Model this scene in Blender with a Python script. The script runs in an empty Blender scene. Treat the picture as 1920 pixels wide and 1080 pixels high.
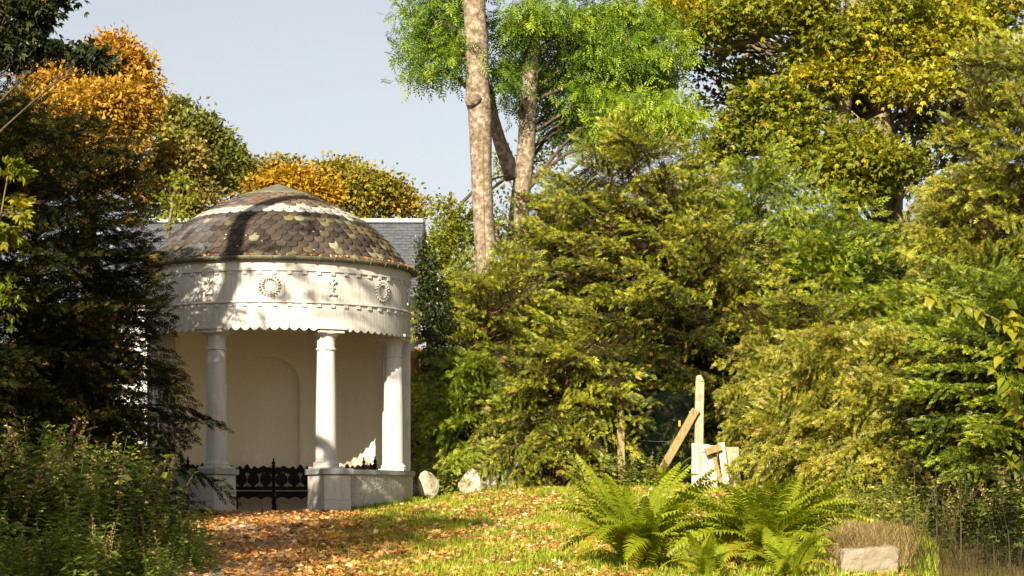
import bpy, bmesh, math, random
import numpy as np
from mathutils import Vector, Matrix
R = math.radians
rng = np.random.default_rng(7)
random.seed(7)
S = bpy.context.scene
COL = S.collection

# ------------------------------------------------------------------ camera, sky, sun, exposure
EYE = 1.6          # eye height; the photograph's horizon lies at pixel row 968 of 1080
FPX = 4200.0       # focal length in photo pixels
HOR = 968.0
cam = bpy.data.cameras.new('camera')
cam.sensor_width = 36.0
cam.lens = FPX / 1920 * 36.0
cam.shift_y = (HOR - 540) / 1920
cam.clip_start = 0.1
cam.clip_end = 2000
camo = bpy.data.objects.new('camera', cam)
camo.location = (0, 0, EYE)
camo.rotation_euler = (math.pi / 2, 0, 0)
COL.objects.link(camo)
S.camera = camo

SUN_AZ = R(-17)    # angle from -Y towards +X
SUN_EL = R(28)
sun_dir = Vector((math.sin(SUN_AZ) * math.cos(SUN_EL), -math.cos(SUN_AZ) * math.cos(SUN_EL), math.sin(SUN_EL)))
w = bpy.data.worlds.new('World'); S.world = w
w.use_nodes = True
nt = w.node_tree
for n in list(nt.nodes): nt.nodes.remove(n)
sky = nt.nodes.new('ShaderNodeTexSky'); sky.sky_type = 'NISHITA'; sky.sun_disc = False
sky.sun_elevation = SUN_EL
sky.sun_rotation = math.atan2(sun_dir.x, sun_dir.y)
sky.air_density = 1.0; sky.dust_density = 2.2; sky.ozone_density = 1.0; sky.altitude = 100
hsv = nt.nodes.new('ShaderNodeHueSaturation'); hsv.inputs['Saturation'].default_value = 0.34
bg = nt.nodes.new('ShaderNodeBackground'); bg.inputs['Strength'].default_value = 0.050
wo = nt.nodes.new('ShaderNodeOutputWorld')
nt.links.new(sky.outputs[0], hsv.inputs['Color']); nt.links.new(hsv.outputs[0], bg.inputs[0]); nt.links.new(bg.outputs[0], wo.inputs[0])

sl = bpy.data.lights.new('sun', 'SUN'); sl.energy = 5.0; sl.angle = R(0.53); sl.color = (1.0, 0.90, 0.72)
so = bpy.data.objects.new('sun', sl); COL.objects.link(so)
so.rotation_euler = sun_dir.to_track_quat('Z', 'Y').to_euler()
so.location = (-20, -20, 30)
S.view_settings.view_transform = 'Standard'; S.view_settings.look = 'None'
S.view_settings.exposure = 1.52; S.view_settings.gamma = 1.0
S.view_settings.use_curve_mapping = False
S.render.engine = 'CYCLES'
S.cycles.max_bounces = 8; S.cycles.transparent_max_bounces = 4

# ------------------------------------------------------------------ helpers
def P(px, py, Y):
    """photo pixel at depth Y -> world point"""
    return Vector(((px - 960) / FPX * Y, Y, EYE + (HOR - py) / FPX * Y))
def sst(a, b, x):
    t = np.clip((x - a) / (b - a), 0, 1); return t * t * (3 - 2 * t)
def gz(x, y):
    """ground height"""
    x = np.asarray(x, float); y = np.asarray(y, float)
    b = np.interp(y, [-30, 0, 26, 42, 60, 90, 400], [-1.6, -1.6, -.69, .06, .6, .9, .9])
    t = np.minimum(.40, .11 * np.maximum(0, x + 3.0)) * sst(34, 44, y)
    bump = .035 * np.sin(x * 1.3 + y * .55) * np.sin(y * .8 - x * .4) * sst(20, 28, y) * (1 - sst(40.5, 42, y) * (x < -1.6))
    return EYE + b + t + bump
def GZ(x, y): return float(gz(x, y))

def setp(o, label=None, cat=None, group=None, kind=None):
    if label: o['label'] = label
    if cat: o['category'] = cat
    if group: o['group'] = group
    if kind: o['kind'] = kind
    return o
def thing(name, label, cat, loc=(0, 0, 0), rz=0, group=None):
    o = bpy.data.objects.new(name, None); COL.objects.link(o)
    o.location = loc; o.rotation_euler = (0, 0, rz); o.empty_display_size = .2
    return setp(o, label, cat, group)

class Geo:
    """collects quads (arrays) with a tint and a material index per face"""
    def __init__(s): s.V = []; s.F = []; s.T = []; s.M = []; s.n = 0; s.SM = []
    def add(s, V, F, tint=0.5, mi=0, smooth=False):
        V = np.asarray(V, np.float32).reshape(-1, 3); F = np.asarray(F, np.int32).reshape(-1, 4)
        s.V.append(V); s.F.append(F + s.n); s.n += len(V)
        s.T.append(np.broadcast_to(np.asarray(tint, np.float32), (len(F),)).copy())
        s.M.append(np.full(len(F), mi, np.int32)); s.SM.append(np.full(len(F), smooth, bool))
    def arrays(s):
        return np.concatenate(s.V), np.concatenate(s.F), np.concatenate(s.T), np.concatenate(s.M), np.concatenate(s.SM)
    def mesh(s, name, mats):
        V, F, T, M, SM = s.arrays()
        return nmesh(name, V, F, mats, T, M, SM)
    def obj(s, name, mats, parent=None):
        return link(name, s.mesh(name, mats), parent)
def nmesh(name, V, F, mats, T=None, M=None, SM=None):
    me = bpy.data.meshes.new(name)
    tri = F[:, 3] == F[:, 2] if len(F) else np.zeros(0, bool)
    me.vertices.add(len(V)); me.vertices.foreach_set('co', np.ascontiguousarray(V, np.float32).ravel())
    cnt = np.where(tri, 3, 4).astype(np.int32)
    keep = np.ones((len(F), 4), bool); keep[tri, 3] = False
    idx = F[keep]
    st = np.zeros(len(F), np.int32); st[1:] = np.cumsum(cnt)[:-1]
    me.loops.add(len(idx)); me.loops.foreach_set('vertex_index', idx.astype(np.int32))
    me.polygons.add(len(F)); me.polygons.foreach_set('loop_start', st)
    if M is not None: me.polygons.foreach_set('material_index', M)
    if SM is not None: me.polygons.foreach_set('use_smooth', SM)
    for m in (mats if isinstance(mats, (list, tuple)) else [mats]): me.materials.append(m)
    me.update(calc_edges=True)
    if T is not None:
        a = me.attributes.new('tint', 'FLOAT', 'FACE'); a.data.foreach_set('value', T.astype(np.float32))
    return me
def link(name, me, parent=None):
    o = bpy.data.objects.new(name, me); COL.objects.link(o)
    if parent is not None: o.parent = parent
    return o
def box(g, c, s, rot=None, tint=.5, mi=0, bev=0.0):
    """box with chamfered vertical/horizontal edges left sharp; c centre, s full size, rot 3x3"""
    x, y, z = [v / 2 for v in s]
    V = np.array([[-x, -y, -z], [x, -y, -z], [x, y, -z], [-x, y, -z], [-x, -y, z], [x, -y, z], [x, y, z], [-x, y, z]])
    if rot is not None: V = V @ np.array(rot).T
    g.add(V + np.array(c), [[0, 3, 2, 1], [4, 5, 6, 7], [0, 1, 5, 4], [1, 2, 6, 5], [2, 3, 7, 6], [3, 0, 4, 7]], tint, mi)
def bevel_obj(o, wdt=.01, seg=2):
    m = o.modifiers.new('bevel', 'BEVEL'); m.width = wdt; m.segments = seg; m.limit_method = 'ANGLE'; m.angle_limit = R(40)
    return o
def frames(d, up):
    d = np.asarray(d, float); d = d / np.maximum(1e-9, np.linalg.norm(d, axis=-1, keepdims=True))
    y = np.cross(up, d); ln = np.linalg.norm(y, axis=-1, keepdims=True)
    y = np.where(ln < 1e-4, np.array([1., 0, 0]), y / np.maximum(ln, 1e-9))
    z = np.cross(d, y)
    return np.stack([d, y, z], axis=-1)
def place(g, tV, tF, pos, fr, sc, tint, mi=0):
    N = len(pos); k = len(tV)
    V = np.einsum('nij,kj->nki', fr, tV) * np.asarray(sc).reshape(N, 1, 1) + np.asarray(pos)[:, None, :]
    F = tF[None] + (np.arange(N) * k)[:, None, None]
    T = np.repeat(np.broadcast_to(np.asarray(tint, float), (N,)), len(tF))
    g.add(V.reshape(-1, 3), F.reshape(-1, 4), T, mi)
def tube(g, pts, rad, sides=6, tint=.5, mi=0, smooth=True, cap=True):
    pts = np.asarray(pts, float); n = len(pts)
    rad = np.broadcast_to(np.asarray(rad, float), (n,))
    tg = np.gradient(pts, axis=0)
    fr = frames(tg, np.array([.13, .21, .97]) if abs(tg[0][2]) < .8 * np.linalg.norm(tg[0]) else np.array([1., .1, 0]))
    a = np.arange(sides) * 2 * math.pi / sides
    ring = np.cos(a)[None, :, None] * fr[:, None, :, 1] + np.sin(a)[None, :, None] * fr[:, None, :, 2]
    V = pts[:, None, :] + ring * rad[:, None, None]
    i = np.arange(n - 1)[:, None]; j = np.arange(sides)[None, :]
    F = np.stack([i * sides + j, i * sides + (j + 1) % sides, (i + 1) * sides + (j + 1) % sides, (i + 1) * sides + j], -1)
    V = V.reshape(-1, 3)
    F = F.reshape(-1, 4)
    if cap:
        V = np.concatenate([V, pts[:1], pts[-1:]]); b = n * sides
        jj = np.arange(sides); j2 = (jj + 1) % sides
        F = np.concatenate([F, np.stack([np.full(sides, b), j2, jj, jj], -1), np.stack([np.full(sides, b + 1), (n - 1) * sides + jj, (n - 1) * sides + j2, (n - 1) * sides + j2], -1)])
    g.add(V, F, tint, mi, smooth)
def lathe(g, prof, seg=32, a0=0., a1=2 * math.pi, tint=.5, mi=0, smooth=True, c=(0, 0, 0)):
    """prof (r,z) bottom to top; angle 0 faces -Y, grows towards +X"""
    prof = np.asarray(prof, float); n = len(prof)
    full = abs(a1 - a0 - 2 * math.pi) < 1e-6
    m = seg if full else seg + 1
    a = a0 + (a1 - a0) * np.arange(m) / seg
    V = np.stack([prof[:, None, 0] * np.sin(a)[None], -prof[:, None, 0] * np.cos(a)[None], np.broadcast_to(prof[:, None, 1], (n, m))], -1)
    i = np.arange(n - 1)[:, None]; j = np.arange(seg)[None]
    F = np.stack([i * m + j, i * m + (j + 1) % m, (i + 1) * m + (j + 1) % m, (i + 1) * m + j], -1)
    g.add(V.reshape(-1, 3) + np.array(c), F.reshape(-1, 4), tint, mi, smooth)
def ring_solid(g, r0, r1, z0, z1, a0, a1, seg, tint=.5, mi=0):
    """curved block between two radii; closed"""
    lathe(g, [(r1, z0), (r1, z1)], seg, a0, a1, tint, mi)
    lathe(g, [(r0, z1), (r0, z0)], seg, a0, a1, tint, mi)
    lathe(g, [(r1, z1), (r0, z1)], seg, a0, a1, tint, mi, False)
    lathe(g, [(r0, z0), (r1, z0)], seg, a0, a1, tint, mi, False)
    if abs(a1 - a0 - 2 * math.pi) > 1e-6:
        for a, fl in ((a0, 0), (a1, 1)):
            s, c = math.sin(a), -math.cos(a)
            V = [(r0 * s, r0 * c, z0), (r1 * s, r1 * c, z0), (r1 * s, r1 * c, z1), (r0 * s, r0 * c, z1)]
            g.add(V, [[0, 1, 2, 3]] if not fl else [[3, 2, 1, 0]], tint, mi)
def prism(g, pts2, thick, xf, tint=.5, mi=0):
    """extrude an outline given as (u,v); strip triangulated through bmesh is avoided: outline must be x-monotone: list of (u, vlow, vhigh)"""
    p = np.asarray(pts2, float); n = len(p); t = thick / 2
    L = lambda v, w: np.stack([p[:, 0], np.full(n, w), v], -1)
    V = np.concatenate([L(p[:, 1], -t), L(p[:, 2], -t), L(p[:, 1], t), L(p[:, 2], t)])
    F = []
    for i in range(n - 1):
        a, b, c, d = i, n + i, 2 * n + i, 3 * n + i
        F += [[a, a + 1, b + 1, b], [c + 1, c, d, d + 1], [b, b + 1, d + 1, d], [a + 1, a, c, c + 1]]
    F += [[0, n, 3 * n, 2 * n], [n - 1, 3 * n - 1, 4 * n - 1, 2 * n - 1]]
    V = np.array([xf(*v) for v in V])
    g.add(V, F, tint, mi)

# ------------------------------------------------------------------ materials
def mat(name):
    m = bpy.data.materials.new(name); m.use_nodes = True
    t = m.node_tree
    for n in list(t.nodes): t.nodes.remove(n)
    o = t.nodes.new('ShaderNodeOutputMaterial')
    return m, t, o
def nd(t, ty, **kw):
    n = t.nodes.new(ty)
    for k, v in kw.items():
        if k in n.inputs: n.inputs[k].default_value = v
        else: setattr(n, k, v)
    return n
def ramp(t, fac, stops, interp='LINEAR'):
    r = t.nodes.new('ShaderNodeValToRGB'); r.color_ramp.interpolation = interp
    while len(r.color_ramp.elements) < len(stops): r.color_ramp.elements.new(.5)
    for e, (p, c) in zip(r.color_ramp.elements, stops): e.position = p; e.color = (*c, 1)
    t.links.new(fac, r.inputs[0]); return r.outputs[0]
def noise(t, scale, detail=4, rough=.55, coord='Object'):
    tc = nd(t, 'ShaderNodeNewGeometry'); n = nd(t, 'ShaderNodeTexNoise', Scale=scale, Detail=detail, Roughness=rough)
    t.links.new(tc.outputs['Position'], n.inputs['Vector']); return n.outputs['Fac']
def mixc(t, fac, a, b, mode='MIX'):
    m = nd(t, 'ShaderNodeMix', data_type='RGBA', blend_type=mode)
    for s, v in ((m.inputs['Factor'], fac), (m.inputs[6], a), (m.inputs[7], b)):
        if hasattr(v, 'links'): t.links.new(v, s)
        else: s.default_value = v if isinstance(v, (int, float)) else (*v, 1)
    return m.outputs[2]
def bump(t, h, strength=.3, dist=.02):
    b = nd(t, 'ShaderNodeBump', Strength=strength, Distance=dist); t.links.new(h, b.inputs['Height']); return b.outputs[0]
def leaf_mat(name, stops, trans=.35, rough=.5, spec=.25):
    m, t, o = mat(name)
    at = nd(t, 'ShaderNodeAttribute', attribute_name='tint')
    c = ramp(t, at.outputs['Fac'], stops)
    p = nd(t, 'ShaderNodeBsdfPrincipled', Roughness=rough); p.inputs['Specular IOR Level'].default_value = spec
    tr = nd(t, 'ShaderNodeBsdfTranslucent')
    t.links.new(c, p.inputs['Base Color'])
    h = nd(t, 'ShaderNodeHueSaturation', Saturation=1.1, Value=1.25); t.links.new(c, h.inputs['Color'])
    t.links.new(h.outputs[0], tr.inputs['Color'])
    mx = nd(t, 'ShaderNodeMixShader', Fac=trans)
    t.links.new(p.outputs[0], mx.inputs[1]); t.links.new(tr.outputs[0], mx.inputs[2]); t.links.new(mx.outputs[0], o.inputs[0])
    return m
def solid_mat(name, c1, c2, scale=6, rough=.75, bs=.25, bscale=None, bd=.01, stops=None, spec=.3, objcol=False):
    m, t, o = mat(name)
    f = noise(t, scale)
    c = ramp(t, f, stops or [(.3, c1), (.7, c2)])
    if objcol:
        oi = nd(t, 'ShaderNodeObjectInfo'); c = mixc(t, 1.0, c, oi.outputs['Color'], 'MULTIPLY')
    p = nd(t, 'ShaderNodeBsdfPrincipled', Roughness=rough); p.inputs['Specular IOR Level'].default_value = spec
    t.links.new(c, p.inputs['Base Color'])
    if bs: t.links.new(bump(t, noise(t, bscale or scale * 4), bs, bd), p.inputs['Normal'])
    t.links.new(p.outputs[0], o.inputs[0]); return m

def paint_mat(name, base, dirt, streak=True, bs=.15, bscale=40, bd=.004, dirt_amt=(.50, .78), crack=False):
    m, t, o = mat(name)
    tc = nd(t, 'ShaderNodeNewGeometry'); mp = nd(t, 'ShaderNodeMapping'); mp.inputs['Scale'].default_value = (3, 3, .6)
    n = nd(t, 'ShaderNodeTexNoise', Scale=3.0, Detail=6, Roughness=.65)
    t.links.new(tc.outputs['Position'], mp.inputs[0]); t.links.new(mp.outputs[0], n.inputs['Vector'])
    c = ramp(t, n.outputs['Fac'], [(dirt_amt[0], base), (dirt_amt[1], dirt)])
    c = mixc(t, ramp(t, noise(t, 28, 3), [(.66, (0, 0, 0)), (.76, (.35, .35, .35))]), c, dirt)
    if crack:
        mp2 = nd(t, 'ShaderNodeMapping'); mp2.inputs['Scale'].default_value = (34, 34, .8)
        v = nd(t, 'ShaderNodeTexNoise', Scale=1.6, Detail=2)
        t.links.new(tc.outputs['Position'], mp2.inputs[0]); t.links.new(mp2.outputs[0], v.inputs['Vector'])
        c = mixc(t, ramp(t, v.outputs['Fac'], [(.70, (0, 0, 0)), (.74, (.8, .8, .8))]), c, (.33, .29, .24))
    p = nd(t, 'ShaderNodeBsdfPrincipled', Roughness=.6); p.inputs['Specular IOR Level'].default_value = .3
    t.links.new(c, p.inputs['Base Color'])
    t.links.new(bump(t, noise(t, bscale, 5), bs, bd), p.inputs['Normal'])
    t.links.new(p.outputs[0], o.inputs[0]); return m

def grain_mat(name, c1, c2):
    m, t, o = mat(name); ge = nd(t, 'ShaderNodeNewGeometry'); mp = nd(t, 'ShaderNodeMapping'); mp.inputs['Scale'].default_value = (55, 20, 3)
    n = nd(t, 'ShaderNodeTexNoise', Scale=1.0, Detail=5, Roughness=.7); t.links.new(ge.outputs['Position'], mp.inputs[0]); t.links.new(mp.outputs[0], n.inputs['Vector'])
    c = ramp(t, n.outputs['Fac'], [(.3, c1), (.62, c2)])
    c = mixc(t, ramp(t, noise(t, 6, 4), [(.5, (0, 0, 0)), (.7, (.5, .5, .5))]), c, (.10, .09, .035))
    p = nd(t, 'ShaderNodeBsdfPrincipled', Roughness=.85); p.inputs['Specular IOR Level'].default_value = .15
    t.links.new(c, p.inputs['Base Color']); t.links.new(bump(t, n.outputs['Fac'], .6, .01), p.inputs['Normal']); t.links.new(p.outputs[0], o.inputs[0]); return m
M = {}
M['white'] = paint_mat('white_paint', (.475, .45, .40), (.33, .295, .23))
M['white_col'] = paint_mat('white_column_paint', (.46, .44, .40), (.31, .28, .23), crack=True)
M['interior'] = paint_mat('interior_render', (.80, .71, .53), (.75, .66, .49), bs=.2, bscale=60)
M['stucco'] = paint_mat('rough_stucco', (.43, .405, .345), (.30, .27, .21), bs=.9, bscale=17, bd=.05)
M['ped'] = paint_mat('pedestal_paint', (.44, .415, .37), (.29, .26, .205), bs=.3, bscale=25, bd=.008)
M['grey_stone'] = solid_mat('grey_coping', (.30, .31, .305), (.22, .22, .205), 5, .7, .3)
M['lead'] = solid_mat('lead_cap', (.085, .08, .05), (.16, .15, .105), 3.5, .6, .3, spec=.15)
M['gutter'] = solid_mat('old_gutter', (.055, .05, .032), (.13, .12, .07), 9, .55, .3)
M['ceil'] = M['interior']
M['floor'] = solid_mat('stone_floor', (.30, .26, .2), (.42, .37, .29), 4, .8, .3)
M['bench'] = solid_mat('dark_oak', (.004, .0028, .002), (.012, .007, .005), 12, .6, .3, spec=.15)
M['roof2'] = solid_mat('rear_slate', (.055, .06, .072), (.10, .10, .108), 5, .65, .25, spec=.15)
M['ridge'] = solid_mat('ridge_tile', (.20, .20, .20), (.29, .29, .285), 5, .6, .2)
M['barge'] = solid_mat('dark_bargeboard', (.02, .016, .012), (.05, .04, .03), 8, .7, .2)
M['wall2'] = paint_mat('rear_wall', (.70, .68, .62), (.48, .44, .37))
M['wood_pale'] = grain_mat('weathered_pale_timber', (.20, .145, .085), (.40, .325, .22))
M['gate_wood'] = grain_mat('pale_gate_boards', (.33, .27, .19), (.50, .44, .35))
M['wood_old'] = grain_mat('old_green_timber', (.13, .095, .035), (.28, .205, .09))
M['wood_brown'] = solid_mat('brown_planks', (.16, .075, .022), (.27, .14, .05), 6, .8, .4)
M['wire'] = solid_mat('green_wire', (.006, .014, .013), (.01, .022, .02), 6, .8, 0, spec=.05)
M['wire_grey'] = solid_mat('grey_wire', (.10, .10, .09), (.15, .15, .14), 6, .8, 0, spec=.05)
M['rock'] = solid_mat('boulder_stone', (.40, .35, .26), (.56, .51, .42), 4, .85, .8, 9, .05,
                      stops=[(.30, (.10, .105, .02)), (.42, (.20, .17, .10)), (.55, (.33, .29, .21)), (.75, (.42, .38, .31))])
M['rock_moss'] = solid_mat('mossy_stone', (.40, .35, .26), (.56, .51, .42), 3, .9, .8, 9, .05,
                           stops=[(.35, (.10, .11, .015)), (.55, (.16, .15, .03)), (.70, (.40, .35, .25))])
M['block'] = solid_mat('pale_stone_block', (.14, .11, .072), (.23, .185, .13), 5, .85, .7, 14, .02)
M['bark'] = solid_mat('brown_bark', (.035, .024, .014), (.10, .072, .042), 7, .9, .9, 14, .04)
M['bark_yew'] = solid_mat('red_yew_bark', (.06, .025, .013), (.14, .065, .035), 7, .9, .9, 14, .04)
M['bark_mid'] = solid_mat('oak_bark', (.07, .05, .026), (.20, .15, .075), 5, .9, .9, 12, .05,
                          stops=[(.3, (.06, .042, .024)), (.5, (.13, .10, .055)), (.7, (.22, .18, .07))])
M['bark_ash'] = solid_mat('pale_ash_bark', (.2, .15, .1), (.5, .42, .33), 9, .9, .9, 22, .03,
                          stops=[(.28, (.055, .04, .024)), (.42, (.14, .10, .062)), (.55, (.205, .157, .105)), (.68, (.30, .265, .21))])
M['inner'] = leaf_mat('yew_inner_twigs', [(0, (.012, .008, .003)), (1, (.035, .022, .008))], .05, .8, .1)  # brown inner twigs, added to block light through the crowns
M['twig'] = solid_mat('twig_wood', (.10, .055, .025), (.22, .13, .06), 9, .85, 0)
M['stalk'] = solid_mat('dry_stalk', (.07, .06, .02), (.16, .11, .05), 9, .85, 0)

Y1 = (.020, .028, .005)
M['yew'] = leaf_mat('yew_needles', [(0, (.035, .048, .004)), (.45, (.135, .155, .008)), (.85, (.33, .335, .016)), (.96, (.38, .33, .028)), (1, (.34, .20, .05))], .18, .42, .4)
M['yew_gold'] = leaf_mat('yew_gold', [(0, (.060, .068, .006)), (.4, (.165, .168, .012)), (.8, (.33, .30, .024)), (.95, (.38, .28, .045)), (1, (.33, .20, .06))], .18, .42, .4)
M['yew_green'] = leaf_mat('yew_green', [(0, (.028, .050, .004)), (.45, (.112, .155, .008)), (.85, (.27, .32, .015)), (1, (.36, .33, .03))], .18, .42, .4)
M['yew_dark'] = leaf_mat('yew_dark', [(0, (.008, .011, .002)), (.6, (.022, .026, .004)), (.9, (.060, .056, .008)), (1, (.20, .11, .02))], .2, .6, .08)  # needle colour darkened to paint shade into these yews
M['ash'] = leaf_mat('ash_leaves', [(0, (.030, .070, .006)), (.35, (.090, .160, .009)), (.7, (.205, .29, .015)), (1, (.34, .41, .030))], .43, .42, .35)
M['oak'] = leaf_mat('oak_leaves', [(0, (.070, .090, .008)), (.4, (.165, .175, .010)), (.7, (.28, .255, .013)), (.9, (.38, .28, .015)), (1, (.34, .17, .02))], .42, .5, .3)
M['oak_green'] = leaf_mat('oak_green_leaves', [(0, (.070, .095, .008)), (.5, (.165, .190, .012)), (.85, (.28, .275, .016)), (1, (.36, .26, .02))], .42, .5, .3)
M['oak_gold'] = leaf_mat('oak_gold_leaves', [(0, (.12, .13, .009)), (.4, (.27, .27, .013)), (.7, (.40, .35, .015)), (1, (.48, .28, .016))], .42, .5, .3)
M['oak_dark'] = leaf_mat('oak_brown_leaves', [(0, (.025, .022, .006)), (.6, (.08, .065, .014)), (1, (.15, .10, .025))], .3, .5, .3)
M['beech'] = leaf_mat('beech_orange', [(0, (.19, .125, .012)), (.35, (.34, .21, .02)), (.7, (.44, .26, .04)), (1, (.42, .19, .05))], .38, .55, .2)
M['beech_yellow'] = leaf_mat('beech_yellow', [(0, (.12, .11, .014)), (.4, (.23, .20, .022)), (.75, (.33, .25, .030)), (1, (.38, .20, .03))], .35, .55, .2)
M['beech_fire'] = leaf_mat('beech_fire', [(0, (.22, .15, .012)), (.5, (.36, .23, .014)), (1, (.42, .19, .014))], .35, .55, .2)
M['far_green'] = leaf_mat('far_green', [(0, (.075, .085, .014)), (.5, (.15, .155, .024)), (1, (.24, .21, .04))], .32, .55, .2)
M['far_brown'] = leaf_mat('far_brown', [(0, (.12, .095, .02)), (.5, (.22, .175, .04)), (1, (.30, .215, .06))], .32, .55, .2)
M['lime'] = leaf_mat('lime_leaves', [(0, (.09, .125, .010)), (.5, (.19, .215, .015)), (1, (.30, .27, .018))], .5, .45, .3)
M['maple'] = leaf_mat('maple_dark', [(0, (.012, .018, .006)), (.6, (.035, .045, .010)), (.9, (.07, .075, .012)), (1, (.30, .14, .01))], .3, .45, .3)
M['shrub'] = leaf_mat('shrub_leaves', [(0, (.045, .085, .008)), (.45, (.130, .185, .020)), (.8, (.28, .32, .050)), (1, (.44, .42, .13))], .4, .5, .25)
M['shrub_shade'] = leaf_mat('shrub_shade_leaves', [(0, (.016, .032, .004)), (.6, (.048, .072, .010)), (1, (.13, .15, .03))], .3, .5, .2)  # darker copy of the shrub leaves, standing in for shaded patches
M['holly'] = leaf_mat('ivy_shade', [(0, (.010, .018, .004)), (.6, (.028, .040, .006)), (1, (.06, .07, .010))], .2, .35, .3)  # ivy green lowered further to paint the shaded gap by the pavilion
M['fern'] = leaf_mat('fern_frond', [(0, (.095, .14, .009)), (.5, (.215, .26, .012)), (.85, (.34, .345, .018)), (1, (.30, .19, .025))], .5, .5, .25)
M['grass'] = leaf_mat('lawn_grass', [(0, (.09, .15, .010)), (.5, (.26, .33, .020)), (.85, (.40, .42, .035)), (1, (.48, .40, .11))], .4, .5, .2)
M['drygrass'] = leaf_mat('dry_grass', [(0, (.13, .10, .03)), (.5, (.30, .21, .08)), (1, (.46, .34, .16))], .35, .6, .2)
M['shadegrass'] = leaf_mat('shade_tone_grass', [(0, (.02, .022, .006)), (.6, (.06, .045, .018)), (1, (.12, .09, .04))], .35, .6, .2)  # grass colour darkened to imitate the shade at lower right
M['litter'] = leaf_mat('fallen_leaf', [(0, (.14, .055, .015)), (.3, (.34, .14, .032)), (.6, (.56, .28, .085)), (.85, (.68, .45, .20)), (1, (.74, .60, .38))], .25, .6, .25)
# ------------------------------------------------------------------ ground, path
CX, CY, CF = (522 - 960) / FPX * 45.0, 45.0, EYE + .05     # pavilion axis and floor level
def gz2(x, y):
    x = np.asarray(x, float); y = np.asarray(y, float)
    z = gz(x, y); r = np.hypot(x - CX, y - CY)
    return z + (CF - .05 - z) * (1 - sst(2.15, 2.62, r))
def ground_material():
    m, t, o = mat('ground_soil_grass')
    f = noise(t, .9, 6, .6); f2 = noise(t, 14, 5, .6)
    c = ramp(t, f, [(.38, (.085, .055, .022)), (.52, (.10, .10, .018)), (.7, (.10, .125, .016))])
    c = mixc(t, f2, c, (.16, .085, .03)); 
    p = nd(t, 'ShaderNodeBsdfPrincipled', Roughness=.95); p.inputs['Specular IOR Level'].default_value = .1
    t.links.new(c, p.inputs['Base Color']); t.links.new(bump(t, noise(t, 25, 6, .7), .8, .05), p.inputs['Normal'])
    t.links.new(p.outputs[0], o.inputs[0]); return m
M['ground'] = ground_material()
M['path'] = solid_mat('gravel_path', (.20, .17, .13), (.38, .34, .29), 30, .95, .9, 60, .02)
def sheet(name, xs, ys, zf, m):
    X, Yg = np.meshgrid(xs, ys); Z = zf(X, Yg); nx, ny = len(xs), len(ys)
    V = np.stack([X, Yg, Z], -1).reshape(-1, 3)
    i = np.arange(ny - 1)[:, None]; j = np.arange(nx - 1)[None]
    F = np.stack([i * nx + j, i * nx + j + 1, (i + 1) * nx + j + 1, (i + 1) * nx + j], -1).reshape(-1, 4)
    return link(name, nmesh(name, V, F, m, None, None, np.ones(len(F), bool)))
xs = np.concatenate([np.linspace(-400, -30, 12), np.linspace(-28, -12, 17), np.linspace(-11.75, 12, 191), np.linspace(13, 28, 16), np.linspace(30, 400, 12)])
ys = np.concatenate([np.linspace(-60, 15, 26), np.linspace(15.5, 24, 18), np.linspace(24.2, 52, 200), np.linspace(53, 90, 38), np.linspace(100, 500, 12)])
setp(sheet('ground', xs, ys, gz2, M['ground']), 'leaf-strewn grassy ground sloping gently up to the pavilion', kind='structure')
# gravel path up to the opening
tt = np.linspace(0, 1, 60); g = Geo()
pc = np.stack([np.interp(tt, [0, .5, 1], [-3.3, -3.8, -4.75]), np.interp(tt, [0, 1], [24, 42.75])], -1)
nn = 9; V = []
for k, (px_, py_) in enumerate(pc):
    wd = .75 + .12 * math.sin(k * .7) + .08 * math.sin(k * 1.9)
    for j in range(nn):
        x = px_ + (j / (nn - 1) * 2 - 1) * wd; V.append((x, py_, GZ(x, py_) + .008 - (.012 if j in (0, nn - 1) else 0)))
i = np.arange(59)[:, None]; j = np.arange(nn - 1)[None]
g.add(V, np.stack([i * nn + j, i * nn + j + 1, (i + 1) * nn + j + 1, (i + 1) * nn + j], -1).reshape(-1, 4), .5, 0, True)
setp(g.obj('path', M['path']), 'grey gravel path under fallen leaves leading to the opening', kind='structure')

# ------------------------------------------------------------------ garden pavilion
PROT = R(2.4)
pav = thing('garden_pavilion', 'round white garden pavilion with columns and a slate dome', 'pavilion', (CX, CY, CF), PROT)
def part(g, name, m, parent=pav, bev=0):
    o = g.obj(name, m, parent)
    if bev: bevel_obj(o, bev)
    return o
COLA = [R(-78.75), R(-26.25), R(26.25), R(78.75)]
RC = 2.36
g = Geo(); lathe(g, [(0.0, -.004), (2.2, -.004), (2.6, -.004)], 48, smooth=False); part(g, 'floor', M['floor'])
g = Geo(); lathe(g, [(2.58, 3.80), (0.0, 3.80)], 48, smooth=False); part(g, 'ceiling', M['ceil'])
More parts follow.
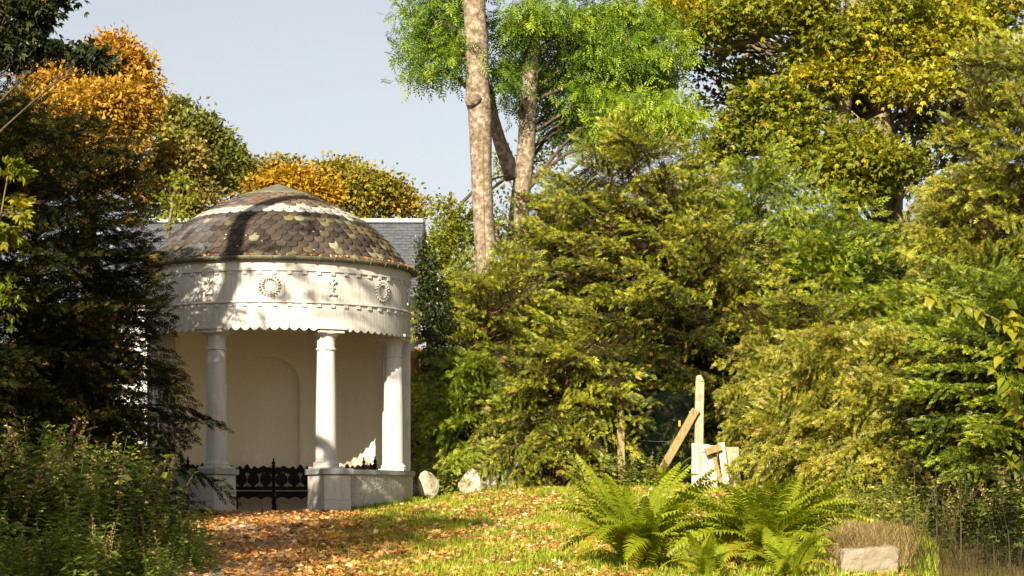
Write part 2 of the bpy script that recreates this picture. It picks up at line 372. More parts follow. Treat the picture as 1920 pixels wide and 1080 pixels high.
# back wall with arched niche
def back_wall():
    g = Geo(); ri, ro, top = 2.13, 2.62, 3.80
    a0, a1 = R(97), R(263); ac, hw = R(189.5), R(18.2)
    aa = sorted(set([a0, a1] + list(np.linspace(a0, a1, 90)) + list(np.linspace(ac - hw, ac + hw, 49))))
    arch = lambda a: 2.72 + .58 * math.sqrt(max(0, 1 - ((a - ac) / hw) ** 2))
    pt = lambda r, a, z: (r * math.sin(a), -r * math.cos(a), z)
    rn = ri + .16
    for p, q in zip(aa[:-1], aa[1:]):
        ins = p >= ac - hw - 1e-6 and q <= ac + hw + 1e-6
        z1, z2 = (arch(p), arch(q)) if ins else (0, 0)
        g.add([pt(ri, p, z1), pt(ri, q, z2), pt(ri, q, top), pt(ri, p, top)], [[0, 1, 2, 3]], .5, 0, False)
        if ins:
            g.add([pt(rn, p, 0), pt(rn, q, 0), pt(rn, q, z2), pt(rn, p, z1)], [[0, 1, 2, 3]])
            g.add([pt(ri, p, z1), pt(rn, p, z1), pt(rn, q, z2), pt(ri, q, z2)], [[0, 1, 2, 3]])
        g.add([pt(ro, p, -.3), pt(ro, q, -.3), pt(ro, q, top), pt(ro, p, top)], [[3, 2, 1, 0]])
    for a in (ac - hw, ac + hw):
        g.add([pt(ri, a, 0), pt(rn, a, 0), pt(rn, a, 2.72), pt(ri, a, 2.72)], [[0, 1, 2, 3]])
    for a in (a0, a1):
        g.add([pt(ri, a, -.3), pt(ro, a, -.3), pt(ro, a, top), pt(ri, a, top)], [[0, 1, 2, 3]])
    return part(g, 'back_wall', M['interior'])
bw = back_wall()
# white corner pilaster at each end of the back wall
for s in (-1, 1):
    a = R(95.2) * s; g = Geo()
    rot = np.array([[math.cos(a), -math.sin(a), 0], [math.sin(a), math.cos(a), 0], [0, 0, 1]])
    c = rot @ np.array([0, -2.375, 1.83]); box(g, c, (.10, .565, 3.98), rot); part(g, 'pilaster', M['white'], pav, .008)
# low walls with coping
for s in (-1, 1):
    lo, hi = sorted((R(30) * s, R(93) * s))
    g = Geo(); ring_solid(g, 2.22, 2.70, -.45, .755, lo, hi, 40); lw = part(g, 'low_wall', M['stucco'])
    g = Geo(); ring_solid(g, 2.17, 2.745, .757, .845, lo, hi, 40); part(g, 'coping', M['grey_stone'], lw, .012)
# pedestals beside the opening
for a in (COLA[1], COLA[2]):
    rot = np.array([[math.cos(a), -math.sin(a), 0], [math.sin(a), math.cos(a), 0], [0, 0, 1]])
    at = lambda r, z: rot @ np.array([0, -r, z])
    g = Geo(); box(g, at(2.50, .495), (.55, .80, .48), rot); box(g, at(2.50, .0), (.56, .812, .505), rot)
    pd = part(g, 'pedestal', M['ped'], pav, .012)
    g = Geo(); box(g, at(2.50, .80), (.64, .89, .115), rot); part(g, 'slab', M['grey_stone'], pd, .014)
# columns
def smoothprof(p, n=6):
    p = [np.array(q, float) for q in p]; out = []
    for i in range(len(p) - 1):
        a, b = p[max(0, i - 1)], p[min(len(p) - 1, i + 2)]
        for k in range(n):
            t = k / n
            out.append(.5 * (2 * p[i] + (p[i + 1] - a) * t + (2 * a - 5 * p[i] + 4 * p[i + 1] - b) * t * t + (3 * p[i] - a - 3 * p[i + 1] + b) * t ** 3))
    out.append(p[-1]); return np.array(out)
shaft = smoothprof([(.205, 1.02), (.203, 1.4), (.198, 1.9), (.190, 2.4), (.180, 2.85), (.174, 3.12)], 4)
capital = [(.174, 3.12), (.190, 3.125), (.198, 3.14), (.196, 3.158), (.178, 3.168), (.176, 3.18), (.176, 3.30)] + [(.176 + .09 * (1 - math.cos(t)), 3.30 + .13 * math.sin(t)) for t in np.linspace(.15, math.pi / 2, 7)] + [(.268, 3.445)]
base = [(.255, .90), (.258, .915)] + [(.225 + .032 * math.cos(t), .945 + .036 * math.sin(t)) for t in np.linspace(-.9, 1.5, 8)] + [(.222, .985), (.215, .99), (.212, 1.005), (.205, 1.02)]
def mesh_of(build, name, m): g = Geo(); build(g); return g.mesh(name, m)
shaft_me = mesh_of(lambda g: lathe(g, shaft, 40), 'column', M['white_col'])
cap_me = mesh_of(lambda g: lathe(g, capital, 40), 'capital', M['white_col'])
base_me = mesh_of(lambda g: lathe(g, base, 40), 'column_base', M['white_col'])
def ab(g):
    box(g, (0, 0, 3.478), (.54, .54, .062)); box(g, (0, 0, 3.538), (.62, .62, .056))
ab_me = mesh_of(ab, 'abacus', M['white_col'])
pl_me = mesh_of(lambda g: box(g, (0, 0, .879), (.52, .52, .044)), 'plinth', M['white_col'])
for i, a in enumerate(COLA):
    c = link('column', shaft_me, pav); c.location = (RC * math.sin(a), -RC * math.cos(a), 0 if i in (1, 2) else -.012); c.rotation_euler.z = a
    for n, me in (('capital', cap_me), ('column_base', base_me), ('abacus', ab_me), ('plinth', pl_me)):
        o = link(n, me, c)
        if n in ('abacus', 'plinth'): bevel_obj(o, .008)
# drum: backing ring, boards, mouldings, dentils
g = Geo(); ring_solid(g, 2.56, 2.612, 3.60, 4.80, 0, 2 * math.pi, 96); drum = part(g, 'drum', M['white'])
RB = 2.64
wb = .0931; da = wb / RB
nb = 49
def board_mesh(kind):
    g = Geo(); h = wb / 2 - .0014
    if kind == 'frieze':
        zl = lambda u: 4.035; zh = 4.60
        us = [-h, -h + .004, h - .004, h]
    else:
        sgn = 1 if kind == 'valance_a' else -1
        zl = lambda u: 3.535 - .062 * max(0, (.5 + sgn * u / wb)) ** 1.6 + .022 * math.sin(math.pi * max(0, min(1, .5 + sgn * u / wb))) * -1
        zh = 3.985; us = list(np.linspace(-h, h, 9))
    def xf(u, y, v):
        c = .003 if abs(u) > h - .001 and y < 0 else 0
        return (u, -RB + .013 + y + c, v)
    prism(g, [(u, zl(u), zh) for u in us], .026, xf)
    return g.mesh('board', M['white'])
bm = {k: board_mesh(k) for k in ('frieze', 'valance_a', 'valance_b')}
for k in range(-nb, nb):
    a = (k + .5) * da
    o = link('frieze_board', bm['frieze'], drum); o.rotation_euler.z = a
    o = link('valance_board', bm['valance_a' if k % 2 == 0 else 'valance_b'], drum); o.rotation_euler.z = a
aB = nb * da
g = Geo(); ring_solid(g, 2.61, 2.635, 3.50, 4.60, aB + .002, 2 * math.pi - aB - .002, 48); part(g, 'rear_drum_wall', M['white'], drum)
def moulding(name, prof, m=M['white']):
    g = Geo(); lathe(g, prof, 128, smooth=False); return part(g, name, m)
moulding('lower_moulding', [(2.61, 3.985), (2.655, 3.987), (2.675, 3.998), (2.675, 4.018), (2.66, 4.034), (2.61, 4.040)])
moulding('upper_moulding', [(2.61, 4.598), (2.672, 4.60), (2.672, 4.622), (2.655, 4.628), (2.66, 4.765), (2.675, 4.775), (2.675, 4.80), (2.5, 4.81)])
den_me = mesh_of(lambda g: box(g, (0, -2.655, 0), (.082, .034, .058)), 'dentil', M['white'])
for k in range(-15, 16):
    for z in (4.566, 3.953):
        o = link('dentil', den_me, drum); o.location.z = z; o.rotation_euler.z = k * R(6.1) + R(2)
# ornaments
def surf(u, v, d=0): # u arc metres, v height, d outwards, for angle 0
    a = u / RB; r = RB + d; return (r * math.sin(a), -r * math.cos(a), v)
def wreath(g):
    rr = random.Random(3)
    zc = 4.315
    tube(g, [surf(.155 * math.cos(t), zc + .155 * math.sin(t), .018) for t in np.linspace(0, 2 * math.pi, 33)], .020, 6)
    for k in range(20):
        t = k * 2 * math.pi / 20
        for s in (-1, 1):
            r0, r1 = .155 + s * .012, .155 + s * (.062 if s > 0 else .045)
            t2 = t + .16
            tube(g, [surf(r0 * math.cos(t), zc + r0 * math.sin(t), .02), surf((r0 + r1) / 2 * math.cos(t + .1), zc + (r0 + r1) / 2 * math.sin(t + .1), .038), surf(r1 * math.cos(t2), zc + r1 * math.sin(t2), .012)], [.010, .017, .004], 5)
def scroll(g, cx, cz, r, t0, t1, w0, w1, n=10, sx=1):
    pts = [surf(cx + sx * r * (1 - .35 * k / n) * math.cos(t0 + (t1 - t0) * k / n), cz + r * (1 - .35 * k / n) * math.sin(t0 + (t1 - t0) * k / n), .016) for k in range(n + 1)]
    tube(g, pts, np.linspace(w0, w1, n + 1), 5)
def lily(g):
    zc = 4.32
    tube(g, [surf(0, zc - .13, .012), surf(0, zc - .06, .022), surf(0, zc + .0, .016), surf(0, zc + .06, .024), surf(0, zc + .10, .014)], [.012, .026, .018, .030, .014], 7)
    tube(g, [surf(0, zc + .09, .012), surf(0, zc + .12, .026), surf(0, zc + .155, .026), surf(0, zc + .19, .010)], [.012, .030, .030, .006], 7)
    for s in (-1, 1):
        tube(g, [surf(.01 * s, zc + .07, .012), surf(.045 * s, zc + .075, .024), surf(.074 * s, zc + .10, .024), surf(.082 * s, zc + .135, .012)], [.012, .024, .026, .010], 6)
        tube(g, [surf(.005 * s, zc - .11, .014), surf(.03 * s, zc - .155, .022), surf(.065 * s, zc - .165, .022), surf(.088 * s, zc - .14, .018), surf(.075 * s, zc - .118, .014)], [.016, .022, .022, .018, .010], 6)
        tube(g, [surf(.008 * s, zc - .03, .014), surf(.04 * s, zc - .02, .022), surf(.052 * s, zc + .012, .014)], [.012, .018, .006], 6)
wr_me = mesh_of(wreath, 'wreath_ornament', M['white']); li_me = mesh_of(lily, 'lily_ornament', M['white'])
for a in (-52.5, 0, 52.5): o = link('wreath_ornament', wr_me, drum); o.rotation_euler.z = R(a); o.location.z = .0
for a in COLA: o = link('lily_ornament', li_me, drum); o.rotation_euler.z = a
# gutter
g = Geo(); lathe(g, [(2.675, 4.865), (2.678, 4.83)] + [(2.735 + .06 * math.sin(t), 4.855 - .06 * math.cos(t)) for t in np.linspace(-.9, 1.9, 9)] + [(2.78, 4.872), (2.70, 4.835)], 128)
gut = part(g, 'gutter', M['gutter'])
br_me = mesh_of(lambda g: (tube(g, [(0, -(2.735 + .068 * math.sin(t)), 4.855 - .068 * math.cos(t)) for t in np.linspace(-1.0, 1.8, 9)], .012, 5)), 'gutter_bracket', M['gutter'])
for k in range(-11, 12): o = link('gutter_bracket', br_me, gut); o.rotation_euler.z = k * R(8.4) + R(1)
# dome
PROF = smoothprof([(2.735, 4.862), (2.63, 4.935), (2.50, 5.06), (2.36, 5.25), (2.18, 5.46), (1.79, 5.80), (1.255, 6.10), (.72, 6.345), (.60, 6.39)], 8)
sl_ = np.concatenate([[0], np.cumsum(np.linalg.norm(np.diff(PROF, axis=0), axis=1))])
def prof_at(t):
    t = np.clip(t, 0, sl_[-1]); r = np.interp(t, sl_, PROF[:, 0]); z = np.interp(t, sl_, PROF[:, 1])
    e = .06; dr = np.interp(min(t + e, sl_[-1]), sl_, PROF[:, 0]) - np.interp(max(0, t - e), sl_, PROF[:, 0]); dz = np.interp(min(t + e, sl_[-1]), sl_, PROF[:, 1]) - np.interp(max(0, t - e), sl_, PROF[:, 1])
    l = math.hypot(dr, dz); return r, z, dz / l, -dr / l
M['underlay'] = solid_mat('roof_underlay', (.03, .025, .02), (.05, .04, .03), 6, .9, 0)
g = Geo(); lathe(g, [(a - .012, b - .012) for a, b in PROF], 96); dome = part(g, 'dome', M['underlay'])
def slate_material(name, src):
    m, t, o = mat(name)
    if src == 'obj': cs = nd(t, 'ShaderNodeObjectInfo').outputs['Color']
    else: cs = nd(t, 'ShaderNodeAttribute', attribute_name='slate_colour').outputs['Color']
    f = noise(t, 7, 5, .65)
    c = mixc(t, 1.0, cs, ramp(t, f, [(.3, (.78, .76, .74)), (.7, (1.18, 1.14, 1.05))]), 'MULTIPLY')
    c = mixc(t, ramp(t, noise(t, 3.1, 5, .7), [(.54, (0, 0, 0)), (.70, (.28, .28, .28))]), c, (.12, .095, .03))
    tc = nd(t, 'ShaderNodeNewGeometry'); v = nd(t, 'ShaderNodeTexVoronoi', Scale=5.0); t.links.new(tc.outputs['Position'], v.inputs['Vector'])
    sp = ramp(t, v.outputs['Distance'], [(.07, (1, 1, 1)), (.11, (0, 0, 0))])
    msk = ramp(t, noise(t, 1.3, 2), [(.46, (0, 0, 0)), (.54, (1, 1, 1))])
    c = mixc(t, mixc(t, 1.0, sp, msk, 'MULTIPLY'), c, (.46, .44, .33))
    p = nd(t, 'ShaderNodeBsdfPrincipled', Roughness=.7); p.inputs['Specular IOR Level'].default_value = .12
    t.links.new(c, p.inputs['Base Color']); t.links.new(bump(t, noise(t, 30, 5, .7), .4, .01), p.inputs['Normal'])
    t.links.new(p.outputs[0], o.inputs[0]); return m
M['slate'] = slate_material('dome_slate', 'obj'); M['slate_far'] = slate_material('dome_slate_far', 'attr')
NR = 17; EXP = (sl_[-1] - .05) / NR
def slate_geo(row, var):
    """one fish-scale slate facing angle 0"""
    rv = random.Random(row * 7 + var); t0 = row * EXP - .02
    r_mid, *_ = prof_at(t0 + EXP)
    n = nslates(row); wd = 2 * math.pi * r_mid / n * .985; ln = EXP * 2.0 + .01
    lift = .024 + rv.uniform(-.003, .009); skew = rv.uniform(-.012, .012); dl = rv.uniform(-.012, .012)
    us = np.linspace(-.5, .5, 9); V = []; g = Geo()
    top = t0 + ln
    rows_ = []
    for k in range(4):
        f = k / 3
        line = []
        for u in us:
            lo = t0 + dl + wd * .5 * (1 - math.sqrt(max(0, 1 - (2 * u) ** 2))) * .92 + skew * u
            tq = lo + (top - lo) * f
            r, z, nr, nz = prof_at(max(0, tq)); over = min(0, tq)   # lowest row oversails the edge
            off = lift * (1 - (tq - t0) / ln) + .004
            rr = r + nr * off - over * .75; zz = z + nz * off + over * .5
            aa = u * wd / r_mid * (r_mid / max(r, .3)) ** 0
            line.append((rr, zz, aa, nr, nz))
        rows_.append(line)
    th = .011
    for layer in (0, 1):
        for line in rows_:
            for (rr, zz, aa, nr, nz) in line:
                q = rr - layer * th * nr; V.append((q * math.sin(aa), -q * math.cos(aa), zz - layer * th * nz))
    N = 9; F = []
    for k in range(3):
        for j in range(N - 1): a = k * N + j; F.append([a, a + 1, a + N + 1, a + N])
    o = 4 * N
    for j in range(N - 1): F.append([o + j, o + j + 1, j + 1, j])
    for k in range(3):
        a, b = k * N, (k + 1) * N; F.append([a, b, o + b, o + a]); a += N - 1; b += N - 1; F.append([b, a, o + a, o + b])
    return np.array(V), np.array(F)
def nslates(row):
    r, *_ = prof_at(row * EXP + EXP); return max(14, int(round(2 * math.pi * r / .205)))
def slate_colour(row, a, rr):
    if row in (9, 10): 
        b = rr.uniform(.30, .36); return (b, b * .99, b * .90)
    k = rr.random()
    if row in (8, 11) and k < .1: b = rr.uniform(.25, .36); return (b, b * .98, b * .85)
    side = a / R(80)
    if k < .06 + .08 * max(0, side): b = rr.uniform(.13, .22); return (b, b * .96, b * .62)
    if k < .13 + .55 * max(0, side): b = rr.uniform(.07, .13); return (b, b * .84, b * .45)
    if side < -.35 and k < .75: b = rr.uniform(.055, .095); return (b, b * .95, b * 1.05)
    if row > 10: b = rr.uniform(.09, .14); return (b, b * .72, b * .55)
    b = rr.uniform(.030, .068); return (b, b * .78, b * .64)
cand = []; rr = random.Random(11)
for row in range(NR):
    n = nslates(row); st = 2 * math.pi / n
    for k in range(n):
        a = (k + (row % 2) * .5) * st; a = (a + math.pi) % (2 * math.pi) - math.pi
        r, z, nr, nz = prof_at(row * EXP + EXP)
        face = math.cos(a) * nr - .1 * nz        # roughly how much it faces the viewer
        if face > -.35 or row > 10: cand.append((face if abs(a) < R(115) else -1, row, k, a, rr.randrange(3), slate_colour(row, a, rr)))
cand.sort(key=lambda q: -q[0])
smesh = {}
farg = Geo(); farc = []
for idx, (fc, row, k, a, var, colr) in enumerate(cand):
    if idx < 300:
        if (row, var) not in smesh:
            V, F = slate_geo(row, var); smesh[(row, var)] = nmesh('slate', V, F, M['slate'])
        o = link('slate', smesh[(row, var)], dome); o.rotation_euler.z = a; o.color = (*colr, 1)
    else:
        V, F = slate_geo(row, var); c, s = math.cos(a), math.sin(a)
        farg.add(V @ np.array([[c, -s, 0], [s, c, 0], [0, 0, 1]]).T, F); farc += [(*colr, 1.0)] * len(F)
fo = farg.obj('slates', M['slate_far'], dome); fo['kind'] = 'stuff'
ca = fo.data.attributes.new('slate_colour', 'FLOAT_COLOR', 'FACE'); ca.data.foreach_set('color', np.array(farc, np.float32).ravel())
g = Geo(); lathe(g, [(.765, 6.350), (.775, 6.365), (.70, 6.392), (.40, 6.49), (.16, 6.575), (.05, 6.61), (0.0, 6.618)], 40); part(g, 'dome_cap', M['lead'])

# ------------------------------------------------------------------ curved bench
bench = thing('curved_bench', 'dark carved oak bench curving along the pavilion back wall', 'bench', (CX, CY, CF), PROT)
RBK = 1.97; pst = [R(102), R(121.1), R(153.8), R(186.5), R(219.2), R(251.9), R(262)]
def bpt(r, a, z): return (r * math.sin(a), -r * math.cos(a), z)
post_prof = [(.030, 0), (.030, .05), (.042, .10), (.026, .16), (.040, .24), (.030, .30), (.034, .36), (.034, .98), (.048, .99), (.048, 1.01), (.022, 1.02), (.036, 1.05), (.040, 1.075), (.020, 1.10), (.012, 1.13), (.022, 1.145), (.010, 1.165), (.0, 1.17)]
leg_prof = [(.024, 0), (.034, .03), (.022, .07), (.042, .13), (.044, .17), (.022, .23), (.032, .26), (.032, .36)]
post_me = mesh_of(lambda g: lathe(g, post_prof, 12), 'post', M['bench']); leg_me = mesh_of(lambda g: lathe(g, leg_prof, 12), 'leg', M['bench'])
for a in pst:
    o = link('post', post_me, bench); o.location = bpt(RBK, a, 0)
    o = link('leg', leg_me, bench); o.location = bpt(RBK - .48, a, 0)
def crest(u):
    b = lambda c, w, h: h * math.exp(-((abs(u) - c) / w) ** 2)
    return .955 + b(0, .09, .085) + b(.30, .07, .045) - b(.17, .05, .02) + b(.66, .13, .055) + b(.90, .06, .03)
for a, b in zip(pst[:-1], pst[1:]):
    hw = (b - a) / 2; mid = (a + b) / 2; e = .03 / RBK
    cur = lambda r: (lambda u, y, v: bpt(r + y, mid + u * (hw - e), v))
    g = Geo(); prism(g, [(u, .845 + .018 * math.cos(u * 9), crest(u)) for u in np.linspace(-1, 1, 61)], .035, cur(RBK)); g.obj('crest_rail', M['bench'], bench)
    g = Geo(); prism(g, [(u, .50, .575 + .012 * math.cos(u * 28)) for u in np.linspace(-1, 1, 41)], .035, cur(RBK)); g.obj('lower_rail', M['bench'], bench)
    nsp = max(1, int(round((b - a) / R(8.2))))
    for k in range(nsp):
        c = -1 + (2 * k + 1) / nsp; wv = .135 / RBK / hw * (hw * 2 * RBK / nsp) / .28
        sh = [(.555, .22), (.60, .32), (.66, .95), (.72, 1.0), (.78, .92), (.82, .6), (.86, .72)]
        g = Geo(); n = len(sh)
        zz = np.linspace(.55, .855, 15); ww = np.interp(zz, [q[0] for q in sh], [q[1] for q in sh]) * wv
        V = [bpt(RBK + t, mid + (c + s * wd_) * (hw - e), z) for t in (-.012, .012) for s in (-1, 1) for z, wd_ in zip(zz, ww)]
        m_ = len(zz); F = []
        for q in range(m_ - 1):
            F += [[q, m_ + q, m_ + q + 1, q + 1], [2 * m_ + q, 2 * m_ + q + 1, 3 * m_ + q + 1, 3 * m_ + q], [q, q + 1, 2 * m_ + q + 1, 2 * m_ + q], [m_ + q, 3 * m_ + q, 3 * m_ + q + 1, m_ + q + 1]]
        g.add(V, F); g.obj('splat', M['bench'], bench)
    g = Geo(); prism(g, [(u, .30 + .05 * abs(math.cos(u * 4.7)) , .43) for u in np.linspace(-1, 1, 41)], .03, cur(RBK - .48)); g.obj('apron', M['bench'], bench)
    g = Geo(); ring_solid(g, RBK - .52, RBK - .02, .432, .465, a + .001, b - .001, 12); g.obj('seat', M['bench'], bench)
for a in (pst[0], pst[-1]):
    g = Geo()
    tube(g, [bpt(RBK, a, .80), bpt(RBK - .15, a, .78), bpt(RBK - .32, a, .70), bpt(RBK - .44, a, .69), bpt(RBK - .5, a, .73)], [.035, .04, .035, .04, .03], 8)
    tube(g, [bpt(RBK - .44, a, .45), bpt(RBK - .44, a, .69)], .028, 8); g.obj('arm', M['bench'], bench)

# ------------------------------------------------------------------ house behind the pavilion
YR, YE = 56.0, 52.6; ZR = EYE + (HOR - 418) / FPX * YR; ZE = EYE + (HOR - 548) / FPX * YE
X1 = -2.22; X0 = -9.7; zg = 2.1
house = thing('rear_house', 'low white house with grey slate roof half hidden behind the dome', 'house', (X0, YE, zg))
def hpart(g, name, m, parent=house):
    for k in range(len(g.V)): g.V[k] = g.V[k] - np.array([X0, YE, zg], np.float32)
    return g.obj(name, m, parent)
ov = .25; YB = 2 * YR - YE
g = Geo(); sl = (ZR - ZE) / (YR - YE)
g.add([(X0 + ov, YE + ov, zg - .6), (X1 - ov, YE + ov, zg - .6), (X1 - ov, YB - ov, zg - .6), (X0 + ov, YB - ov, zg - .6),
       (X0 + ov, YE + ov, ZE + sl * ov - .1), (X1 - ov, YE + ov, ZE + sl * ov - .1), (X1 - ov, YB - ov, ZE + sl * ov - .1), (X0 + ov, YB - ov, ZE + sl * ov - .1), (X0 + ov, YR, ZR - .12), (X1 - ov, YR, ZR - .12)],
      [[0, 1, 5, 4], [1, 2, 6, 5], [2, 3, 7, 6], [3, 0, 4, 7], [5, 6, 9, 9], [7, 4, 8, 8]]); hpart(g, 'wall', M['wall2'])
g = Geo()
for ya, za, yb, zb in ((YE, ZE, YR, ZR), (YR, ZR, YB, ZE)):
    g.add([(X0, ya, za), (X1, ya, za), (X1, yb, zb), (X0, yb, zb), (X0, ya, za - .1), (X1, ya, za - .1), (X1, yb, zb - .1), (X0, yb, zb - .1)],
          [[0, 1, 2, 3], [7, 6, 5, 4], [0, 4, 5, 1], [1, 5, 6, 2], [3, 7, 4, 0], [2, 6, 7, 3]])
roof = hpart(g, 'roof', M['roof2'])
g = Geo(); rowsn = 24; lsl = math.hypot(YR - YE, ZR - ZE); uy, uz = (YR - YE) / lsl, (ZR - ZE) / lsl
for r_ in range(rowsn):
    for x in np.arange(X0, X1 - .02, .2):
        x = x + (r_ % 2) * .1; x2 = min(X1, x + .194)
        if x2 - x < .04: continue
        d0 = r_ * lsl / rowsn; d1 = min(lsl - .01, d0 + lsl / rowsn * 1.15); h0 = .028 + rng.uniform(-.004, .006)
        pz = lambda d, h: (YE + uy * d - uz * h, ZE + uz * d + uy * h)
        (a, b), (c, d) = pz(d0, h0), pz(d1, .010); (e, f) = pz(d0, h0 - .014)
        g.add([(x, a, b), (x2, a, b), (x2, c, d), (x, c, d), (x, e, f), (x2, e, f)], [[0, 1, 2, 3], [4, 5, 1, 0]])
rs = hpart(g, 'roof_slates', M['roof2'], None); rs.parent = roof; rs['kind'] = 'stuff'
g = Geo(); box(g, ((X0 + X1) / 2, YR, ZR + .05), (X1 - X0, .26, .10)); hpart(g, 'ridge', M['ridge'], None).parent = roof
g = Geo()
for ya, za, yb, zb in ((YE, ZE, YR, ZR), (YB, ZE, YR, ZR)):
    g.add([(X1 + .003, ya, za - .28), (X1 + .05, ya, za - .28), (X1 + .05, yb, zb - .28), (X1 + .003, yb, zb - .28), (X1 + .003, ya, za + .02), (X1 + .05, ya, za + .02), (X1 + .05, yb, zb + .02), (X1 + .003, yb, zb + .02)],
          [[0, 3, 2, 1], [4, 5, 6, 7], [0, 1, 5, 4], [1, 2, 6, 5], [2, 3, 7, 6], [3, 0, 4, 7]])
hpart(g, 'bargeboard', M['barge'])
# ------------------------------------------------------------------ foliage building blocks
def kites(specs):
    """specs: (origin, direction, length, width, lift) -> template quads"""
    V = []; F = []
    for o, d, l, wd, up in specs:
        o = np.array(o, float); d = np.array(d, float); d /= np.linalg.norm(d)
        s = np.cross([0, 0, 1.], d); s /= max(1e-6, np.linalg.norm(s)); b = len(V)
        m = o + d * l * .45
        V += [o, m - s * wd / 2 + np.array([0, 0, up]), o + d * l + np.array([0, 0, -up]), m + s * wd / 2 + np.array([0, 0, up])]
        F.append([b, b + 1, b + 2, b + 3])
    return np.array(V), np.array(F)
LEAF = kites([((0, 0, 0), (1, 0, 0), 1, .62, .06)])
LEAF2 = kites([((0, 0, 0), (1, 0, 0), 1, .46, .07), ((.05, 0, 0), (.8, .62, -.1), .75, .36, .05), ((.05, 0, 0), (.8, -.62, -.1), .75, .36, .05)])
SPRIG = kites([((0, 0, 0), (1, .75, -.05), .52, .15, .02), ((0, 0, 0), (1, -.75, -.05), .52, .15, .02), ((.33, 0, 0), (1, .7, -.1), .48, .15, .02), ((.33, 0, 0), (1, -.7, -.1), .48, .15, .02), ((.45, 0, 0), (1, 0, -.12), .6, .16, .02)])
PINN = kites([((.12 + .19 * i, 0, -.05 * i), (.55, s, -.35), .36, .115, .015) for i in range(4) for s in (-1, 1)] + [((.85, 0, -.17), (1, 0, -.4), .36, .12, .015)])
def unit(n, r=rng):
    v = r.normal(size=(n, 3)); return v / np.linalg.norm(v, axis=1, keepdims=True)

def yew_bough(seed):
    r = np.random.default_rng(seed); L = 1.7; g = Geo()
    ax = lambda t: np.array([L * t, .08 * math.sin(t * 4 + seed), L * (.16 * t - .30 * t * t)])
    pos = []; dr = []
    tube(g, [ax(t) for t in np.linspace(0, .95, 5)], [.016, .013, .010, .007, .004], 3, .5, 1, True, False)
    for k in range(20):
        t = .12 + .86 * (k // 2) / 9.0 + r.uniform(-.03, .03); t = min(t, 1); s = 1 if k % 2 else -1
        o = ax(t); ln = (.30 + .42 * math.sin(math.pi * min(1, t * .8 + .2))) * r.uniform(.65, 1.2)
        d = np.array([math.cos(.85), s * math.sin(.85), r.uniform(-.12, .25)])
        n = int(ln / .064) + 1
        for q in range(n):
            f = (q + .3) / n; p = o + d * ln * f + np.array([0, 0, -.55 * (f * ln) ** 2])
            dd = d + np.array([.2, s * .0, -1.1 * f * ln]) + r.normal(size=3) * .28
            pos.append(p); dr.append(dd)
        if k % 3 == 0: tube(g, [o, o + d * ln * .5 + np.array([0, 0, -.14 * ln * ln]), o + d * ln * .9 + np.array([0, 0, -.45 * ln * ln])], [.007, .005, .002], 3, .5, 1, True, False)
    for q in range(10):
        pos.append(ax(.5 + q * .055)); dr.append(np.array([1, r.uniform(-.5, .5), r.uniform(-.3, .5)]))
    pos = np.array(pos); dr = np.array(dr); n = len(pos)
    up = np.array([0, 0, .8]) + r.normal(size=(n, 3)) * .75
    place(g, *SPRIG, pos, frames(dr, up), r.uniform(.105, .185, n), np.clip(r.normal(.45, .29, n), 0, 1), 0)
    return g.arrays()
BOUGHS = [yew_bough(s) for s in (1, 2, 3)]
